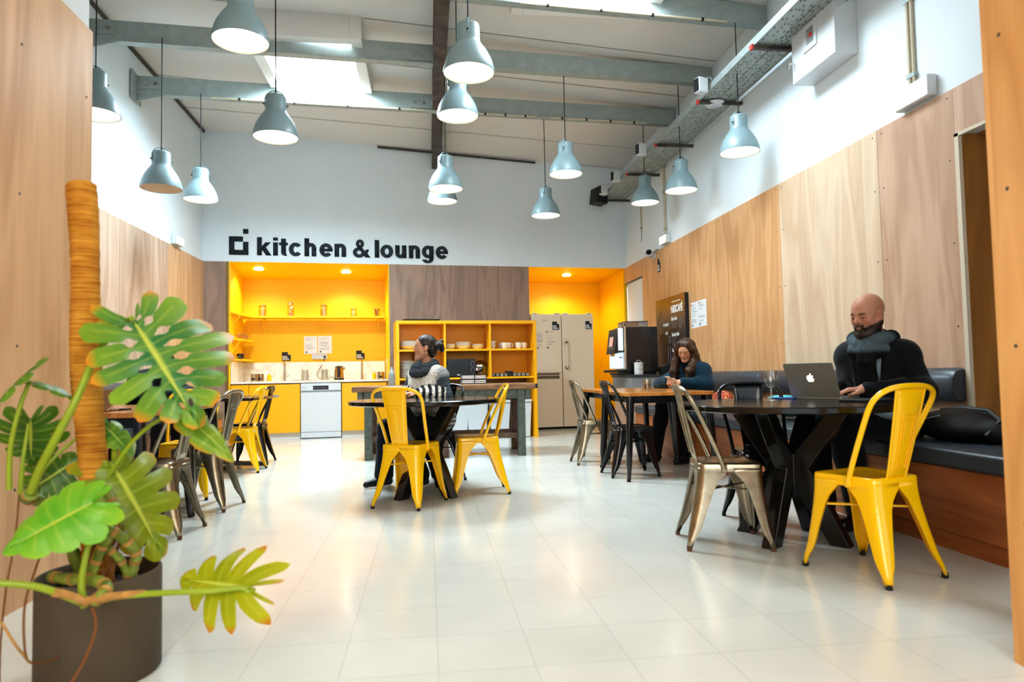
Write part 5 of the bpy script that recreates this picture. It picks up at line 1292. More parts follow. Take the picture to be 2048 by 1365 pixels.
def hand(S, wrist, d, up, side, curl=(.35,.4,.3), s=1, spread=.10, thumb=.5):
    """hand from WRIST along D, back of hand facing UP; SIDE=+1 puts the thumb on the left of D seen from above"""
    w = np.array(wrist,float); d = np.array(d,float); d /= np.linalg.norm(d); up = np.array(up,float); up -= d*(up@d); up /= np.linalg.norm(up)
    lt = np.cross(up, d)*side
    P = lambda a,b,c: w+(d*a+lt*b+up*c)*s
    S.cap(w-d*.03*s, P(.01,0,0), .026*s, .026*s, .012)
    for y in (.032,.011,-.011,-.031): S.cap(P(.012,y*.55,0),P(.086,y,.002),.0145*s,.0115*s,.010)
    L = ((.040,.024,.020),(.045,.028,.021),(.042,.026,.020),(.033,.020,.018))
    for i,(y,l) in enumerate(zip((.034,.0115,-.0115,-.033), L)):
        a = 0; p = np.array((.088-.004*abs(i-1.3),y,.002)); sp = (1.4-i)*spread
        for j in range(3):
            a += curl[j]
            q = p+np.array((math.cos(a)*math.cos(sp), math.sin(sp), -math.sin(a)))*l[j]
            r = (.0098,.0086,.0078,.0068)
            S.cap(P(*p),P(*q),r[j]*s,r[j+1]*s,.003)
            p = q
    a = (.015,.022,-.006); b = (.045,.050,-.016); c = (.072,.058-.02*thumb,-.022); e = (.094,.055-.03*thumb,-.026)
    S.cap(P(*a),P(*b),.0165*s,.013*s,.012); S.cap(P(*b),P(*c),.0115*s,.010*s,.003); S.cap(P(*c),P(*e),.0098*s,.0078*s,.003)

def torso(S, J, w=1, inf=0, k=.05, fem=False):
    """pelvis to shoulders, flattened front to back"""
    p, wa, ch, nk = (np.array(J[n],float) for n in ('pelvis','waist','chest','neck'))
    lt = np.array(J.get('lat',(0,1,0)),float)
    for s in (-1,1):
        S.cap(p+lt*s*.085*w, wa+lt*s*.06*w, .105*w+inf, (.098 if not fem else .088)*w+inf, k)
        S.cap(wa+lt*s*.06*w, ch+lt*s*.075*w, (.098 if not fem else .088)*w+inf, .108*w+inf, k)
        S.cap(ch+lt*s*.075*w, nk+lt*s*.085*w-V3(0,0,.055), .108*w+inf, .07*w+inf, k)
        sh = np.array(J['shL' if s > 0 else 'shR'],float)
        S.cap(nk-V3(0,0,.03), sh, .052*w+inf, .062*w+inf, k)
def arm(S, J, s, w=1, inf=0, k=.03, to=1.0):
    n = 'L' if s > 0 else 'R'; sh, el, wr = (np.array(J[q+n],float) for q in ('sh','el','wr'))
    S.cap(sh, el, .058*w+inf, .045*w+inf, k); S.cap(el, el+(wr-el)*.35, .045*w+inf, .043*w+inf, k); S.cap(el+(wr-el)*.35, el+(wr-el)*to, .043*w+inf, (.043-.016*to)*w+inf, k)
def leg(S, J, s, w=1, inf=0, k=.03, foot=True, to=1.0, cuff=0):
    n = 'L' if s > 0 else 'R'; hp, kn, an = (np.array(J[q+n],float) for q in ('hp','kn','an'))
    S.cap(hp, kn, .088*w+inf, .063*w+inf, k); m = kn+(an-kn)*.3; S.cap(kn, m, .062*w+inf, .060*w+inf, k); S.cap(m, kn+(an-kn)*to, .060*w+inf, .040*w+inf+cuff, k)
    if foot:
        d = np.array(J['toe'+n],float)-an; S.cap(an+V3(0,0,-.025), an+d*.45+V3(0,0,-.01), .032*w, .026*w, .02)
def shoe(S, J, s, w=1):
    n = 'L' if s > 0 else 'R'; an, to = np.array(J['an'+n],float), np.array(J['toe'+n],float); d = to-an; d[2] = 0; d /= np.linalg.norm(d)
    b = V3(an[0],an[1],.045)
    S.cap(b-d*.045, b+d*.06, .043*w, .042*w, .02); S.cap(b+d*.06-V3(0,0,.004), b+d*.165-V3(0,0,.012), .042*w, .033*w, .02); S.cap(V3(an[0],an[1],.05), V3(an[0],an[1],.095), .042*w, .045*w, .02)
def sole(J, s, w=1):
    n = 'L' if s > 0 else 'R'; an, to = Vector(J['an'+n]), Vector(J['toe'+n]); d = to-an; d.z = 0; d.normalize(); p = Vector((-d.y,d.x,0))
    P = []
    for i in range(24):
        a = 2*PI*i/24; u = .0625+.128*math.cos(a); v = (.047-.006*math.cos(a))*math.sin(a)
        q = Vector((an.x,an.y,0))+d*u+p*v*w; P.append((q.x,q.y))
    return MB().prism(P,0,.018)
# ------------------------------------------------------------------ people
SKIN = attr_mat('skin', .48, sss=.08, spec=.35)
def cloth(name, c, rough=.85, bump=.25, bs=220, noise=.12): return mat(name, c, rough, spec=.25, noise=noise, nscale=9, bump=bump, bscale=bs, sheen=.15)
KNIT = attr_mat('chunky_knit', .95, bump=1.0, bscale=75, spec=.1, noise=.35, nscale=95)
def hair_mat(name, c, c2):
    m, nt, b = nodes(name); N = nt.nodes; L = nt.links
    tc = N.new('ShaderNodeTexCoord'); mp = N.new('ShaderNodeMapping'); mp.inputs['Scale'].default_value = (70,70,7); L.new(tc.outputs['Object'], mp.inputs[0])
    n = N.new('ShaderNodeTexNoise'); n.inputs['Scale'].default_value = 1; n.inputs['Detail'].default_value = 4; L.new(mp.outputs[0], n.inputs['Vector'])
    r = N.new('ShaderNodeValToRGB'); r.color_ramp.elements[0].color = lin(c); r.color_ramp.elements[1].color = lin(c2); r.color_ramp.elements[0].position = .35; r.color_ramp.elements[1].position = .75
    L.new(n.outputs['Fac'], r.inputs['Fac']); L.new(r.outputs['Color'], b.inputs['Base Color'])
    bp = N.new('ShaderNodeBump'); bp.inputs['Strength'].default_value = .8; bp.inputs['Distance'].default_value = .01; L.new(n.outputs['Fac'], bp.inputs['Height']); L.new(bp.outputs['Normal'], b.inputs['Normal'])
    b.inputs['Roughness'].default_value = .38; return m
def bodymesh(t, J, hc, hR, hs, fem, beard, paint, hands, res, w=1):
    S = Sdf()
    torso(S, J, w, 0, .05, fem)
    for s in (-1,1): arm(S, J, s, w); leg(S, J, s, w)
    nk = np.array(J['neck']); top = np.array(hc)+hR @ np.array([-.02,0,-.05])*hs
    S.cap(nk-V3(0,0,.02), top, .062*hs if not fem else .052*hs, .056*hs if not fem else .046*hs, .025)
    head(S, hc, hR, hs, fem, beard)
    for h in hands: hand(S, *h)
    return smesh('body', S, res, SKIN, t, lambda V: face_paint(V, hc, hR, hs, *paint))

# --- man at the laptop
t = thing('person', 'bald bearded man in dark jacket and grey scarf typing at the laptop', 'person', (2.82,3.98,0), R_(220))
W2 = lambda X,Y,Z: ((X-2.82)*math.cos(R_(220))+(Y-3.98)*math.sin(R_(220)), -(X-2.82)*math.sin(R_(220))+(Y-3.98)*math.cos(R_(220)), Z)
J = dict(pelvis=(0,0,.62), waist=(.04,0,.80), chest=(.09,0,.94), neck=(.135,0,1.09), shL=(.105,.165,1.02), shR=(.115,-.145,1.02),
    elL=W2(2.86,3.66,.80), wrL=W2(2.585,3.80,.815), elR=W2(2.70,4.16,.80), wrR=W2(2.56,4.05,.82),
    hpL=(.02,.10,.605), hpR=(.02,-.10,.605), knL=W2(2.43,3.78,.57), knR=W2(2.46,4.15,.57), anL=W2(2.52,3.78,.085), anR=W2(2.52,4.18,.085), toeL=W2(2.36,3.73,.04), toeR=W2(2.37,4.13,.04))
hc, hR, hs = (.205,0,1.258), rot(-22,12,-2), 1.03
bodymesh(t, J, hc, hR, hs, False, True, ('c08c72','9c5f52','1c1310','17110f'), [(J['wrL'],(.40,-.91,-.08),(0,.1,1),1,(.30,.38,.25),1.02,.08), (J['wrR'],(.86,-.5,-.12),(0,-.1,1),-1,(.30,.38,.25),1.02,.08)], .0046, 1.05)
S = Sdf(); torso(S, J, 1.02, .008); S.ell((.17,.06,.675),(.12,.14,.055))
for a in ((.31,.0,1.03),): pass
smesh('shirt', S, .009, cloth('blue_shirt','9fb4bf',.8,.1), t)
S = Sdf(); torso(S, J, .96, .020, .05)
for s in (-1,1):
    arm(S, J, s, 1.02, .017, .035, .93); n = 'L' if s > 0 else 'R'
    S.cap(J['sh'+n], tuple(np.array(J['sh'+n])+V3(0,s*.02,-.02)), .066, .064, .03)
    S.chain([(.02,s*.14,.62),(.14,s*.13,.60)], [.13,.085], .05)
    S.chain([(.10,s*.075,1.115),(.195,s*.085,1.0),(.215,s*.07,.80)], [.03,.028,.02], .015)   # lapel roll
    S.cap(tuple(np.array(J['el'+n])+V3(.01,s*.01,.0)), tuple(np.array(J['el'+n])+V3(.04,0,.03)), .064, .05, .03)
for s in (-1,1): pass
S.chain([(.22,0,1.10),(.245,0,.98),(.232,0,.85),(.215,0,.74),(.24,0,.66)], [.066,.068,.056,.044,.05], .008, 's')
S.chain([(.135,0,1.16),(.12,0,1.09)], [.075,.07], .012, 's')
smesh('jacket', S, .0075, cloth('black_wool_jacket','0d1117',.8,.15,160,.25), t)
S = Sdf()
ring = [(.13+.105*math.cos(a), .098*math.sin(a), 1.118-.025*math.cos(a)+.012*math.sin(2*a)) for a in [2*PI*i/16 for i in range(17)]]
S.chain(ring, [.044+.006*math.sin(i*1.7) for i in range(17)], .012)
ring2 = [(.135+.118*math.cos(a), .108*math.sin(a), 1.068-.035*math.cos(a)) for a in [2*PI*i/14 for i in range(15)]]
S.chain(ring2, [.036+.006*math.sin(i*2.3) for i in range(15)], .012)
S.chain([(.255,.02,1.06),(.275,.015,.97),(.265,.02,.88),(.26,.028,.79)], [.042,.034,.034,.036], .01); S.chain([(.25,-.02,1.06),(.272,-.03,.97),(.262,-.03,.86),(.25,-.03,.76)], [.04,.032,.03,.032], .01)
for i in range(6): S.chain([(.24,-.055+.02*i,1.10),(.30,-.05+.02*i,.95),(.295,-.045+.018*i,.78)], [.004,.005,.004], .004, 's')
def scarfcol(V):
    c = np.tile(np.array(lin('20201f')[:3]), (len(V),1)); w = (sm(V[:,2],1.06,1.10)*sm(V[:,1],-.09,.0)*0+sm(V[:,0],.14,.2)*sm(V[:,2],1.02,1.06))[:,None]
    return c*(1-w)+np.array(lin('5a6870')[:3])*w
smesh('scarf', S, .006, attr_mat('wool_scarf',.95,.3,240,spec=.1,noise=.2,nscale=150), t, scarfcol)
S = Sdf()
for s in (-1,1): leg(S, J, s, 1.08, .018, .04, False, .97, .022)
S.cap((0,-.09,.63),(0,.09,.63),.14,.14,.05)
smesh('trousers', S, .009, cloth('black_trousers','0c0e12',.85,.15), t)
for s in (-1,1):
    S = Sdf(); shoe(S, J, s, 1.08); o_ = smesh('shoe', S, .008, mat('polished_brown_leather','1c0f0b',.15,coat=.5), t); part('sole', sole(J, s, 1.02), M['rubber'], o_)

# --- woman in the sweater, head turned to her right
t = thing('person', 'woman in grey and cream cowl sweater at the centre table, looking left', 'person', (.03,6.19,0), R_(224))
J = dict(pelvis=(.0,0,.555), waist=(.02,0,.71), chest=(.045,0,.855), neck=(.065,0,1.01), shL=(.045,.150,.94), shR=(.045,-.150,.94),
    elL=(.03,.195,.77), wrL=(.26,.075,.80), elR=(.10,-.225,.775), wrR=(.27,-.07,.80),
    hpL=(.02,.09,.54), hpR=(.02,-.09,.54), knL=(.42,.10,.50), knR=(.43,-.12,.50), anL=(.26,.12,.085), anR=(.43,-.16,.085), toeL=(.42,.12,.04), toeR=(.60,-.19,.04))
hc, hR, hs = (.095,.018,1.187), rot(-40,-2,2), .89
PT = ('d3a184','a85b52','2a1a14')
bodymesh(t, J, hc, hR, hs, True, False, PT+(None,False), [(J['wrL'],(.75,-.62,-.10),(0,.1,1),1,(.4,.6,.4),.88,.06), (J['wrR'],(.8,.5,-.08),(0,0,1),-1,(.35,.5,.4),.88,.06)], .0055, .92)
S = Sdf(); torso(S, J, .90, .026, .05, True)
for s in (-1,1): arm(S, J, s, .92, .019, .03, .90)
S.chain([(.0,-.09,.57),(.0,.09,.57)], [.15,.15], .06); S.cap((.12,-.08,.60),(.12,.08,.60),.075,.075,.06)
S.chain([(.085,0,1.10),(.07,0,1.03)], [.06,.06], .01, 's')
def knitcol(V):
    x, y, z = V.T; g = np.array(lin('566068')[:3]); w = np.array(lin('faf7ef')[:3]); d = np.array(lin('363c42')[:3])
    arm_d = np.full(len(V), 9.)
    for n in ('L','R'):
        for a, b in ((J['sh'+n],J['el'+n]),(J['el'+n],J['wr'+n])):
            a, b = np.array(a), np.array(b); tt = np.clip(((V-a) @ (b-a))/((b-a) @ (b-a)), 0, 1); arm_d = np.minimum(arm_d, np.linalg.norm(V-a-tt[:,None]*(b-a), axis=1))
    front = sm(arm_d+.05*sm(-np.abs(y),-.125,-.095),.080,.094)*sm(x,-.06,.0)*sm(z,.60,.66)
    c = g*(1-front[:,None])+w*front[:,None]
    for n in ('L','R'):
        a, b = np.array(J['el'+n]), np.array(J['wr'+n]); tt = ((V-a) @ (b-a))/((b-a) @ (b-a)); dist = np.linalg.norm(V-a-np.clip(tt,0,1)[:,None]*(b-a), axis=1)
        m = (dist < .085)*(tt > .06)*(z < .86); st = (np.sin(tt*30) > .1)
        cc = np.where(st[:,None], w, d); c = np.where((m > 0)[:,None], cc, c)
    hem = ((z < .63)*(np.sin(z*160) > 0))[:,None]; return np.where(hem, d*.6+w*.4, c)
smesh('sweater', S, .0075, KNIT, t, knitcol)
S = Sdf(); ring = [(.075+.09*math.cos(a), .088*math.sin(a), 1.035-.022*math.cos(a)) for a in [2*PI*i/14 for i in range(15)]]
S.chain(ring, [.036+.004*math.sin(i*2) for i in range(15)], .02); ring = [(.085+.105*math.cos(a), .10*math.sin(a), .995-.03*math.cos(a)) for a in [2*PI*i/14 for i in range(15)]]
S.chain(ring, [.034]*15, .02)
smesh('cowl_collar', S, .0065, KNIT, t, lambda V: np.tile(np.array(lin('4a5056')[:3]), (len(V),1)))
S = Sdf()
for s in (-1,1): leg(S, J, s, .95, .014, .04, False, .95, .03)
S.cap((0,-.08,.56),(0,.08,.56),.135,.135,.05); smesh('jeans', S, .009, cloth('dark_jeans','141b26',.85,.2), t)
for s in (-1,1):
    S = Sdf(); shoe(S, J, s, .92); o_ = smesh('shoe', S, .008, mat('dark_sneaker','12151a',.5), t); part('sole', sole(J, s, .95), M['paper'], o_)
def HP(x,y,z): return tuple(np.array(hc)+hR @ (np.array([x,y,z])*hs))
S = Sdf(); E = lambda c, r, k=.012, op='u': S.ell(HP(*c), tuple(np.array(r)*hs), hR, k, op)
E((-.016,0,.046),(.106,.088,.094)); E((-.06,0,-.02),(.062,.074,.075),.03)
E((.092,0,-.03),(.085,.095,.115),.012,'s'); E((.02,.09,-.03),(.034,.03,.048),.01,'s'); E((.02,-.09,-.03),(.034,.03,.048),.01,'s'); E((.0,0,-.13),(.09,.1,.055),.01,'s')
rr = random.Random(5)
S.ball(HP(-.135,0,.03), .052*hs, .02)
for i in range(16):
    a, b_ = rr.uniform(0,2*PI), rr.uniform(-1,1); S.ball(HP(-.14+.045*b_, .047*math.cos(a), .03+.047*math.sin(a)), .02*hs, .008)
smesh('hair', S, .0055, hair_mat('dark_brown_hair','130d0b','3d2a20'), t)
solo('phone', MB().rbox((-.035,-.07,0),(.035,.07,.009),.01,3), M['paper'], 'pale phone under the hands of the woman in the sweater', 'phone', (-.27,5.93,.7575), .6, bevel=.002)

# --- woman with the phone on the right bench
t = thing('person', 'long-haired woman in teal cardigan looking down at her phone', 'person', (2.92,7.12,0), R_(203))
J = dict(pelvis=(0,0,.605), waist=(.04,0,.75), chest=(.08,0,.87), neck=(.125,0,1.01), shL=(.09,.150,.945), shR=(.10,-.150,.945),
    elL=(.11,.225,.80), wrL=(.36,.085,.83), elR=(.36,-.225,.80), wrR=(.42,-.015,.84),
    hpL=(.02,.09,.595), hpR=(.02,-.09,.595), knL=(.46,.16,.57), knR=(.44,-.10,.57), anL=(.42,.19,.085), anR=(.56,-.12,.085), toeL=(.58,.22,.04), toeR=(.73,-.14,.04))
hc, hR, hs = (.20,.01,1.165), rot(26,30,-6), .92
bodymesh(t, J, hc, hR, hs, True, False, ('d8a68a','a8554c','2c1c15'), [(J['wrL'],(.8,-.35,.05),(.1,.5,.8),1,(.5,.7,.5),.88,.05), (J['wrR'],(.4,.75,.1),(.3,-.4,.8),-1,(.45,.65,.5),.88,.05)], .0055, .92)
S = Sdf(); torso(S, J, .94, .024, .05, True)
for s in (-1,1): arm(S, J, s, .96, .022, .035, .88)
S.cap((0,-.09,.61),(0,.09,.61),.15,.15,.06); S.chain([(.13,0,1.09),(.125,0,1.03)],[.062,.062],.01,'s'); S.chain([(.215,0,1.0),(.235,0,.86)],[.045,.035],.012,'s')
smesh('cardigan', S, .0075, cloth('teal_blue_cardigan','163a4c',.95,.6,130,.3), t)
S = Sdf(); torso(S, J, .94, .012, .05, True); S.cap((.125,0,1.0),(.14,0,1.075),.06,.052,.02); S.cap((.135,0,1.06),(.155,0,1.1),.054,.05,.01)
smesh('turtleneck', S, .0075, cloth('black_turtleneck','0e0e12',.9,.2), t)
S = Sdf()
for s in (-1,1): leg(S, J, s, .95, .014, .04, False, .97, .02)
S.cap((0,-.08,.61),(0,.08,.61),.135,.135,.05); smesh('trousers', S, .009, cloth('black_jeans','0e1015',.85,.2), t)
for s in (-1,1):
    S = Sdf(); shoe(S, J, s, .92); o_ = smesh('shoe', S, .009, M['blackm'], t); part('sole', sole(J, s, .95), M['rubber'], o_)
S = Sdf(); E((-.016,0,.046),(.108,.092,.097)); 
top = np.array(hc)
for s in (-1,1):
    P = [np.array(HP(.035,s*.05,.105)), np.array(HP(.03,s*.088,.03)), np.array(HP(.02,s*.095,-.05)), np.array(HP(.03,s*.10,-.10))+V3(.02,s*.01,-.03), top+V3(.07,s*.115,-.22), top+V3(.08,s*.10,-.32)]
    S.chain(P, [.028,.032,.036,.04,.042,.02], .02)
    for i in range(5):
        q = [p+V3(-.012*i, s*.006*((i*7) % 3-1), 0) for p in P[2:]]; q[-1] = q[-1]+V3(-.03*i,0,.02*i); S.chain(q, [.03,.032,.03,.012], .006)
P = [np.array(HP(-.07,0,.03)), np.array(HP(-.09,0,-.08)), top+V3(-.13,0,-.2), top+V3(-.14,0,-.32)]
for y in (-.06,0,.06): S.chain([p+V3(0,y,0) for p in P], [.05,.055,.05,.03], .03)
E((.098,0,-.035),(.075,.066,.118),.012,'s')
smesh('hair', S, .0055, hair_mat('long_brown_hair','22150f','6b4a35'), t)
t = thing('phone', 'dark phone with pale edge held by the long-haired woman', 'phone', (2.525,6.905,.858), R_(203))
Mx = Matrix.Rotation(R_(-28),4,'Y')
part('case', MB().rbox((-.07,-.036,-.004),(.07,.036,.0),.01,3,Mx), M['paper'], t, .001); part('screen', MB().rbox((-.068,-.034,0),(.068,.034,.005),.009,3,Mx), M['blackm'], t)

# --- person behind the big leaf
t = thing('person', 'person in dark clothes leaning over the far left table, hidden behind the big leaf', 'person', (-2.98,7.45,0), R_(-24))
J = dict(pelvis=(0,0,.62), waist=(.07,0,.78), chest=(.17,0,.90), neck=(.26,0,1.01), shL=(.22,.185,.95), shR=(.22,-.185,.95), elL=(.42,.25,.80), wrL=(.62,.10,.81), elR=(.42,-.25,.80), wrR=(.62,-.08,.81),
    hpL=(.02,.1,.605), hpR=(.02,-.1,.605), knL=(.45,.13,.57), knR=(.45,-.13,.57), anL=(.40,.13,.085), anR=(.40,-.13,.085), toeL=(.57,.14,.04), toeR=(.57,-.14,.04))
hc, hR, hs = (.36,0,1.11), rot(0,25,0), .95
bodymesh(t, J, hc, hR, hs, False, False, ('c99a80','9c5f52','1c1310'), [(J['wrL'],(.9,-.3,-.05),(0,0,1),1,(.3,.4,.3),.95), (J['wrR'],(.9,.3,-.05),(0,0,1),-1,(.3,.4,.3),.95)], .007)
S = Sdf(); torso(S, J, 1.05, .026, .06)
for s in (-1,1): arm(S, J, s, 1.05, .024, .05, .95)
S.chain([(.30,0,1.08),(.27,0,1.03)],[.07,.07],.01,'s'); smesh('jacket', S, .01, cloth('navy_jacket','0c121c',.85,.2), t)
S = Sdf()
for s in (-1,1): leg(S, J, s, 1.06, .016, .04, False, .97, .02)
S.cap((0,-.09,.63),(0,.09,.63),.14,.14,.05); smesh('trousers', S, .011, cloth('dark_trousers','0f1115',.85,.2), t)
for s in (-1,1):
    S = Sdf(); shoe(S, J, s, 1.0); smesh('shoe', S, .01, M['blackm'], t)
S = Sdf(); E((-.016,0,.046),(.106,.088,.094)); E((-.05,0,-.01),(.062,.078,.08),.03); E((.095,0,-.03),(.085,.095,.115),.012,'s')
smesh('hair', S, .008, hair_mat('black_hair','0c0a0a','241c18'), t)

# ------------------------------------------------------------------ soft things on the benches
S = Sdf(); S.ell((0,0,.07),(.26,.17,.085)); S.ell((.08,-.03,.10),(.17,.13,.07),None,.05); S.chain([(-.22,-.06,.09),(-.05,-.10,.15),(.16,-.05,.15),(.24,.05,.09)],[.018]*4,.01); S.ball((-.24,.02,.06),.06,.04)
for a in (((-.2,-.12,.12),(.1,-.17,.10)),((-.1,.1,.17),(.2,.05,.16))): S.cap(a[0],a[1],.008,.008,.008,'s')
S.cap((-.5,0,-.2),(.5,0,-.2),.2,.2,.01,'s')
t = thing('backpack', 'black nylon backpack lying on the right bench beside the yellow chair', 'bag', (3.02,3.58,.516), R_(96))
smesh('bag_body', S, .009, M['bag'], t); part('strap', MB().tube([(-.24,.10,.05),(-.26,.02,.13),(-.12,-.06,.175),(.05,-.06,.185),(.12,.02,.17)],.014,8,sq=(.35,1)), M['blackm'], t)
part('piping', MB().tube([(.02,.125,.145),(.10,.13,.125),(.16,.11,.11)],.003,6), M['edgewhite'], t)
S = Sdf(); rr = random.Random(2)
for i in range(9): S.ell((rr.uniform(-.16,.16),rr.uniform(-.1,.1),.05+rr.uniform(0,.15)),(.09,.07,.05),np.array(Matrix.Rotation(rr.uniform(0,3),3,'Z')),.04)
S.cap((-.5,0,-.2),(.5,0,-.2),.2,.2,.01,'s')
blob('crumpled_jacket', S, .01, M['teal'], 'crumpled turquoise jacket on the right bench behind the laptop', 'jacket', (3.0,5.48,.516), .3)
S = Sdf(); S.ell((0,0,.11),(.17,.10,.11)); S.ell((.08,.03,.10),(.12,.09,.09),None,.05); S.cap((-.5,0,-.2),(.5,0,-.2),.2,.2,.01,'s'); S.cap((-.12,-.1,.16),(.14,-.11,.14),.012,.012,.01,'s')
blob('patterned_bag', S, .01, M['redcloth'], 'red patterned bag on the right bench behind the black chair', 'bag', (3.0,6.70,.516), 1.4)
S = Sdf(); S.ell((0,0,.16),(.16,.12,.16)); S.ell((.06,.08,.20),(.10,.10,.13),None,.05); S.cap((-.5,0,-.2),(.5,0,-.2),.2,.2,.01,'s'); S.cap((0,-.1,.30),(.05,.15,.28),.03,.03,.03,'s')
blob('patterned_bag', S, .01, M['pinkcloth'], 'pink patterned bag on the left bench behind the brown folder', 'bag', (-3.02,6.86,.516), .4)
# ------------------------------------------------------------------ potted monstera
LEAFM = attr_mat('monstera_leaf', .38, spec=.45, trans=.22)
def coir():
    m, nt, b = nodes('coir_wrapped_pole'); N = nt.nodes; L = nt.links
    tc = N.new('ShaderNodeTexCoord'); mp = N.new('ShaderNodeMapping'); mp.inputs['Scale'].default_value = (6,6,150); L.new(tc.outputs['Object'], mp.inputs[0])
    n = N.new('ShaderNodeTexNoise'); n.inputs['Scale'].default_value = 1; n.inputs['Detail'].default_value = 5; n.inputs['Distortion'].default_value = .8; L.new(mp.outputs[0], n.inputs['Vector'])
    n2 = N.new('ShaderNodeTexNoise'); n2.inputs['Scale'].default_value = 9; n2.inputs['Detail'].default_value = 2; L.new(tc.outputs['Object'], n2.inputs['Vector'])
    ad = N.new('ShaderNodeMath'); ad.operation = 'MULTIPLY_ADD'; ad.inputs[1].default_value = .5; L.new(n2.outputs['Fac'], ad.inputs[0])
    m5 = N.new('ShaderNodeMath'); m5.operation = 'MULTIPLY'; m5.inputs[1].default_value = .6; L.new(n.outputs['Fac'], m5.inputs[0]); L.new(m5.outputs[0], ad.inputs[2])
    r = N.new('ShaderNodeValToRGB'); r.color_ramp.elements[0].position = .38; r.color_ramp.elements[1].position = .72; r.color_ramp.elements[0].color = lin('965a18'); r.color_ramp.elements[1].color = lin('e8ad4c')
    L.new(ad.outputs[0], r.inputs['Fac']); L.new(r.outputs['Color'], b.inputs['Base Color']); b.inputs['Roughness'].default_value = .9; b.inputs['Specular IOR Level'].default_value = .15
    bp = N.new('ShaderNodeBump'); bp.inputs['Strength'].default_value = .9; bp.inputs['Distance'].default_value = .012; L.new(n.outputs['Fac'], bp.inputs['Height']); L.new(bp.outputs['Normal'], b.inputs['Normal']); return m
POT = Vector((-1.07,2.41,0))
PL = thing('potted_monstera', 'large monstera with holed leaves on a coir pole in a grey-brown pot', 'plant', POT)
def part_w(name, mb, m, **k):
    mb.v = [tuple(Vector(v)-POT) for v in mb.v]; return part(name, mb, m, PL, **k)
part('pot', MB().lathe([(0,0),(.172,0),(.18,.008),(.18,.318),(.178,.327),(.17,.327),(.166,.318),(.166,.27),(0,.27)],72), M['pot'], PL, ang=50)
mb = MB(); rr = random.Random(8)
mb.lathe([(.166,.27),(.12,.282),(.06,.29),(0,.292)],40)
part('soil', mb, M['soil'], PL)
mb = MB()
for i in range(150):
    a = rr.uniform(0,2*PI); r = .155*math.sqrt(rr.random()); s = rr.uniform(.004,.012); c = Vector((r*math.cos(a), r*math.sin(a), .283+s*.4))
    mb.add([c+Vector(v)*s for v in ((1,0,0),(-.5,.8,0),(-.5,-.8,0),(0,0,.9),(0,0,-.9))],[(0,1,3),(1,2,3),(2,0,3),(1,0,4),(2,1,4),(0,2,4)])
o_ = part('soil_crumbs', mb, M['soil'], PL); o_['kind'] = 'stuff'
# pole
prof = []; rr = random.Random(1)
pb, pt = Vector((-1.083,2.42,.27)), Vector((-1.150,2.42,1.600))
P = []; Rr = []
for i in range(90):
    q = i/89; P.append(pb.lerp(pt,q)+Vector((.006*math.sin(q*9),0,0))); Rr.append(.0445+.0007*math.sin(i*1.9)+rr.uniform(-.0006,.0006)+(.002*math.sin(q*14)))
P += [pt+Vector((0,0,.010)), pt+Vector((0,0,.017))]; Rr += [.038,.018]
part_w('coir_pole', MB().tube(P,Rr,28), coir(), ang=None)
def smooth(P, it=2, sub=4):
    P = [Vector(p) for p in P]; Q = []
    for i in range(len(P)-1):
        p0, p1, p2, p3 = P[max(i-1,0)], P[i], P[i+1], P[min(i+2,len(P)-1)]
        for k in range(sub):
            t = k/sub; Q.append(.5*((2*p1)+(p2-p0)*t+(2*p0-5*p1+4*p2-p3)*t*t+(3*p1-p0-3*p2+p3)*t**3))
    Q.append(P[-1]); return Q
def petiole(P, r0, r1, name='petiole', m='petiole'):
    Q = smooth(P); n = len(Q); return part_w(name, MB().tube(Q,[r0+(r1-r0)*i/(n-1) for i in range(n)],10), M[m])
petiole([(-1.225,2.3,.605),(-1.19,2.28,.676),(-1.133,2.25,.769),(-1.073,2.25,.892),(-1.046,2.32,1.037),(-.987,2.34,1.118),(-.925,2.275,1.141)],.0145,.008)
petiole([(-1.316,2.35,.608),(-1.315,2.35,.734),(-1.291,2.35,.859),(-1.26,2.35,.95)],.0085,.006)
petiole([(-1.311,2.4,.584),(-1.304,2.4,.696),(-1.3,2.42,.81)],.008,.005)
petiole([(-1.294,2.45,.621),(-1.258,2.5,.691),(-1.202,2.52,.75)],.006,.005)
petiole([(-1.05,2.4,.62),(-.958,2.35,.738),(-.86,2.31,.815),(-.77,2.28,.835)],.007,.0055)
petiole([(-.982,2.12,.3),(-.992,2.12,.364),(-.985,2.13,.446),(-.976,2.15,.512),(-.962,2.16,.585)],.011,.006)
petiole([(-1.25,1.98,.42),(-1.175,2.0,.415),(-1.08,2.03,.393),(-1.032,2.06,.364),(-.979,2.1,.321)],.008,.012)
petiole([(-.953,2.1,.319),(-.871,2.08,.337),(-.744,2.06,.345),(-.619,2.05,.346),(-.538,2.05,.349),(-.515,2.05,.338),(-.498,2.05,.346)],.010,.006)
petiole([(-.97,2.1,.322),(-.91,2.085,.334),(-.85,2.075,.342),(-.80,2.07,.345)],.013,.009,'stem_sheath','bark')
petiole([(-1.03,2.05,.366),(-1.0,2.08,.345),(-.965,2.1,.315)],.012,.011,'stem_sheath','bark')
def knuckled(P, r, name='stem'):
    Q = smooth(P,2,6); n = len(Q); part_w(name, MB().tube(Q,[r*(1+.16*(1 if i % 5 == 0 else 0)) for i in range(n)],12), M['stem'])
    for i in range(2, n-2, 5):
        d = (Q[i+1]-Q[i-1]).normalized(); part_w('stem_node', MB().tube([Q[i]-d*.006, Q[i]+d*.006],[r*1.16,r*1.14],12), M['bark'])
knuckled([(-1.16,2.3,.343),(-1.085,2.25,.346),(-1.006,2.2,.356),(-.935,2.14,.352),(-.926,2.1,.339),(-.946,2.1,.322)],.0165)
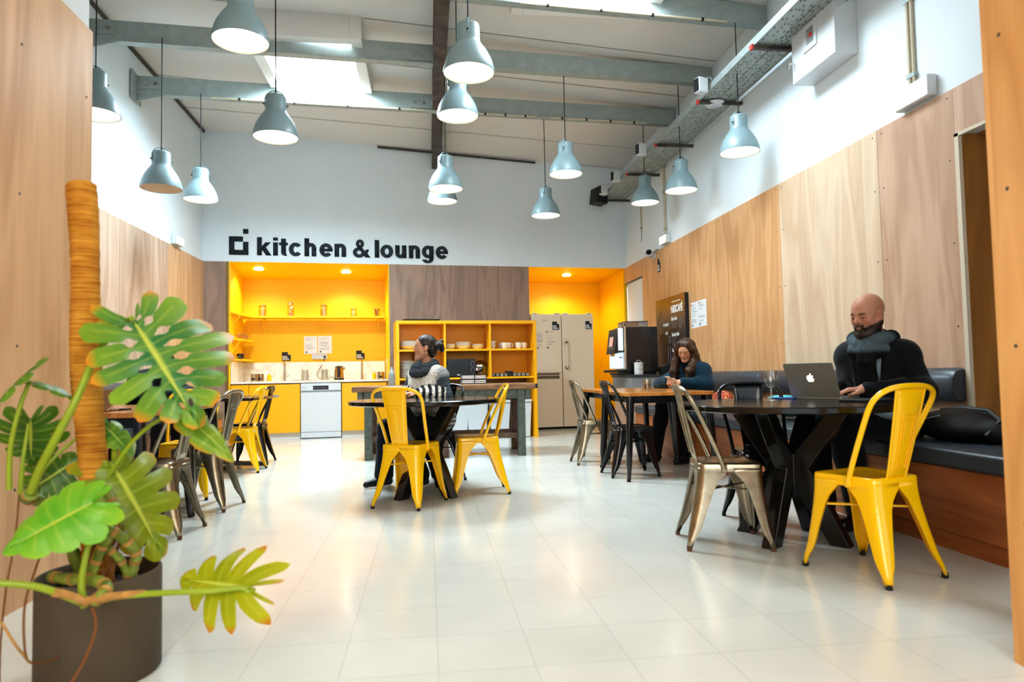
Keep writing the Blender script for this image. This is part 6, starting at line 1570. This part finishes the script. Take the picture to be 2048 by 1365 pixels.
knuckled([(-1.03,2.25,.508),(-.97,2.25,.487),(-.934,2.28,.443),(-.917,2.3,.399),(-.931,2.32,.363),(-.95,2.33,.29)],.015)
knuckled([(-1.05,2.27,.31),(-1.015,2.25,.387),(-.994,2.25,.438),(-.97,2.25,.475)],.0145)
knuckled([(-.99,2.27,.43),(-.964,2.3,.386),(-.95,2.32,.33),(-.955,2.33,.28)],.012)
knuckled([(-.974,2.26,.485),(-.98,2.3,.526),(-1.001,2.33,.56),(-1.04,2.37,.60)],.013)
knuckled([(-1.225,2.3,.60),(-1.262,2.35,.58),(-1.236,2.4,.549),(-1.16,2.4,.42),(-1.12,2.41,.29)],.018)
def rootline(P, r, m='root'): part_w('aerial_root', MB().tube(smooth(P),r,7), M[m])
rootline([(-.953,2.1,.305),(-.943,2.1,.249),(-.962,2.08,.168),(-1.0,2.05,.09),(-1.03,2.02,.02)],.0042)
rootline([(-1.15,2.33,.50),(-1.161,2.25,.44),(-1.155,2.18,.37),(-1.141,2.12,.317),(-1.131,2.1,.227),(-1.117,2.1,.164),(-1.105,2.18,.135),(-1.10,2.22,.13)],.0032)
rootline([(-1.22,1.95,.42),(-1.15,2.0,.328),(-1.116,2.03,.239),(-1.117,2.1,.164)],.0036,'bark')
rootline([(-1.303,2.38,.587),(-1.302,2.36,.45),(-1.309,2.33,.304),(-1.305,2.3,.15),(-1.30,2.29,.01)],.003)
rr = random.Random(12)
for i in range(9):
    a = rr.uniform(-1.2,1.0); p = Vector((-1.03+.06*math.cos(a),2.33+.05*math.sin(a),.46+rr.uniform(-.05,.05)))
    q = Vector((-1.0+rr.uniform(-.08,.07),2.29+rr.uniform(-.03,.03),.287)); rootline([p,p.lerp(q,.5)+Vector((rr.uniform(-.03,.03),rr.uniform(-.03,0),rr.uniform(0,.03))),q],.0028)

def leaf(base, tip, nrm, W, n=7, slit=.55, droop=.25, bend=.15, cols=('4f9136','a9c23a'), tipcol='e0912a', tipw=.5, seed=1, holes=True, fold=.1, sidew=(1,1), heart=.17, gap=1):
    base, tip = Vector(base), Vector(tip); X = tip-base; L = X.length; X.normalize()
    Z = Vector(nrm); Z = (Z-X*Z.dot(X)).normalized(); Y = Z.cross(X); rr = random.Random(seed)
    ctrl = [(0.03,.015),(-heart*.9,.30),(-heart*.75,.66),(.06,.93),(.28,1.0),(.52,.86),(.74,.58),(.91,.24),(1.0,.0)]
    C = smooth([(a,b,0) for a,b in ctrl],2,8); m = len(C)-1
    def outline(t): f = t*m; i = min(int(f),m-1); return C[i].lerp(C[i+1],f-i)
    mid = lambda t: Vector((.01+.93*t**1.25,0,0))
    V = []; F = []; K = []
    c0, c1, ct, cv = (np.array(lin(c)[:3]) for c in (cols[0], cols[1], tipcol, 'c6d45a'))
    for side in (-1,1):
        for i in range(n):
            na, nv = 8, 16; lo = .30+.1*rr.random(); sl = slit+rr.uniform(-.08,.06); reach = 1+rr.uniform(-.10,.08); brown = rr.random() < tipw; curl = rr.uniform(-.6,1)*.06; hw = rr.uniform(.5,.95) if holes else 0
            if i == n-1: sl = .8
            b = len(V)
            for jv in range(nv+1):
                v = jv/nv
                g = 0
                if holes and .16 < v < .16+.22: g = hw*.42*math.sin((v-.16)/.22*PI)**.8
                if v > sl: g = max(g, gap*(.045*((v-sl)/(1-sl))**.5+.10*((v-sl)/(1-sl))**1.5))
                if v > .88: g += (.26)*((v-.88)/.12)**2
                g = min(g, .47)
                for ja in range(na+1):
                    a = ja/na; aa = .5+(a-.5)*(1-2*g)
                    if i == 0 and a == 0 or i == n-1 and a == 1: aa = aa if v > .3 else a
                    t = (i+aa)/n
                    o = outline(t); o = Vector((o.x, o.y*W*sidew[0 if side < 0 else 1], 0)); c = mid(t)
                    e = v*(reach if v > .5 else 1)*(1 if v < .5 else 1); rch = 1+(reach-1)*sm(np.array(v),.4,1.0)
                    q = c.lerp(o, v*float(rch)); q.x += .10*math.sin(v*PI)*(1-t)*.6+.05*v*v*t
                    z = -droop*abs(q.y)**1.6*1.2-bend*q.x*q.x+fold*abs(q.y)*0-curl*max(0,v-.6)*2.5+.012*math.sin(a*PI)*math.sin(v*PI)+fold*.25*v*(1-v)
                    p = base+(X*q.x+Y*(q.y*side)+Z*z)*L
                    V.append(p)
                    k = c0+(c1-c0)*min(1,max(0,.15+.55*v*v+.25*rr.random()*v+.18*math.sin(seed+i*2.3+side)))
                    if v < .05: k = cv
                    elif abs(a-.5) < .07 and v < .8: k = k*.75+cv*.25
                    if brown and v > .82: k = k*(1-(v-.82)/.18)+ct*((v-.82)/.18) if v < .95 else ct
                    K.append(k)
            for jv in range(nv):
                for ja in range(na):
                    q = (b+jv*(na+1)+ja, b+jv*(na+1)+ja+1, b+(jv+1)*(na+1)+ja+1, b+(jv+1)*(na+1)+ja)
                    F.append(q if side > 0 else q[::-1])
    me = bpy.data.meshes.new('leaf'); me.from_pydata([tuple(Vector(v)-POT) for v in V],[],F)
    a = me.color_attributes.new('Col','FLOAT_COLOR','POINT'); c4 = np.ones((len(V),4),np.float32); c4[:,:3] = np.array(K); a.data.foreach_set('color',c4.ravel())
    bm = bmesh.new(); bm.from_mesh(me); bmesh.ops.remove_doubles(bm, verts=bm.verts, dist=.0006); bm.to_mesh(me); bm.free()
    me.polygons.foreach_set('use_smooth',[True]*len(me.polygons)); me.materials.append(LEAFM)
    o = put('leaf', me, PL); return o
G1 = ('34783f','8fb436'); G2 = ('8f9c12','b9ba1c'); G3 = ('5fae2e','8cc63a'); G4 = ('6f8a1e','a4ac2c'); GD = ('3c6420','55801f')
CAMDIR = Vector((.38,-.9,.12))
leaf((-.925,2.27,1.141),(-.685,2.12,.848),(.36,-.90,.30),.60,9,.46,.55,.16,G1,'e3922e',.5,3,True,.3,heart=.30,gap=1.35,sidew=(.74,1.04))
leaf((-.497,2.05,.346),(-.735,2.13,.368),(.25,-.90,.42),.52,6,.35,.45,.10,G2,'c8701f',.7,11,False,.3,heart=.38,gap=2.2)
leaf((-.958,2.15,.598),(-1.165,2.04,.500),(.25,-.80,.75),.44,6,.80,.35,.15,G3,'9ccc40',.15,5,False,.3,heart=.20)
leaf((-1.056,2.42,.690),(-.845,2.34,.415),(.45,-.75,.45),.50,7,.38,.55,.25,G4,'c9a22c',.3,21,False,.2,gap=1.6)
leaf((-.775,2.28,.838),(-.605,2.24,.705),(.35,-.75,.65),.24,4,.65,.5,.15,('6a9a30','9cb02c'),'c98a2c',.4,8,False,.2,heart=.05)
leaf((-1.305,2.44,.835),(-1.335,2.50,.665),(.35,-.93,.0),.62,6,.42,.2,.1,GD,'5a7a20',.1,14,False,.2,heart=.25)
leaf((-1.33,2.50,.585),(-1.185,2.56,.700),(.30,-.80,.5),.48,6,.5,.4,.1,GD,'5a7a20',.1,17,False,.2)
leaf((-1.235,2.36,1.01),(-1.36,2.28,.885),(-.55,-.30,.8),.34,5,.5,.4,.2,('4c7a2c','6f9a36'),'6f9a36',.1,19,False,.2)
leaf((-1.255,2.36,.945),(-1.140,2.42,.905),(.2,-.25,.95),.25,4,.5,.3,.2,('4c7a2c','6f9a36'),'6f9a36',.1,23,False,.1)
leaf((-1.10,2.48,.80),(-.985,2.43,.715),(.4,-.7,.5),.34,4,.5,.4,.2,('3f7a2c','86a634'),'86a634',.1,29,False,.1)
leaf((-.985,2.30,1.145),(-1.06,2.29,1.112),(.3,-.8,.5),.30,3,.8,.4,.2,('b9b43a','d6c64a'),'e0b84a',.5,31,False,.1)
# ------------------------------------------------------------------ light
w = bpy.data.worlds.new('World'); SC.world = w; w.use_nodes = True
bg = w.node_tree.nodes['Background']; bg.inputs['Color'].default_value = (.82,.92,1,1); bg.inputs['Strength'].default_value = 1.0
def area(name, loc, rot, sx, sy, e, col):
    l = bpy.data.lights.new(name,'AREA'); l.shape = 'RECTANGLE'; l.size = sx; l.size_y = sy; l.energy = e; l.color = col
    o = bpy.data.objects.new(name, l); COL.objects.link(o); o.location = loc; o.rotation_euler = rot; return o
for r, e in ((S1,270),(S2,95)):
    area('skylight_daylight', ((r[0]+r[2])/2,(r[1]+r[3])/2,4.72), (0,0,0), r[2]-r[0]-.3, r[3]-r[1]-.3, e, (.68,.87,1))
# windows of the hall behind the photographer
area('hall_daylight', (-.1,-1.6,2.6), (R_(68),0,0), 3.2, 2.6, 95, (1,.96,.86))
SC.view_settings.view_transform = 'Standard'; SC.view_settings.look = 'Medium High Contrast'; SC.view_settings.exposure = .32; SC.view_settings.gamma = 1
SC.cycles.use_denoising = True; SC.cycles.use_adaptive_sampling = True; SC.cycles.adaptive_threshold = .035; SC.cycles.adaptive_min_samples = 16
SC.cycles.max_bounces = 8; SC.cycles.diffuse_bounces = 4; SC.cycles.glossy_bounces = 3; SC.cycles.transmission_bounces = 6; SC.cycles.transparent_max_bounces = 12
SC.cycles.sample_clamp_indirect = 6; SC.cycles.caustics_reflective = False; SC.cycles.caustics_refractive = False
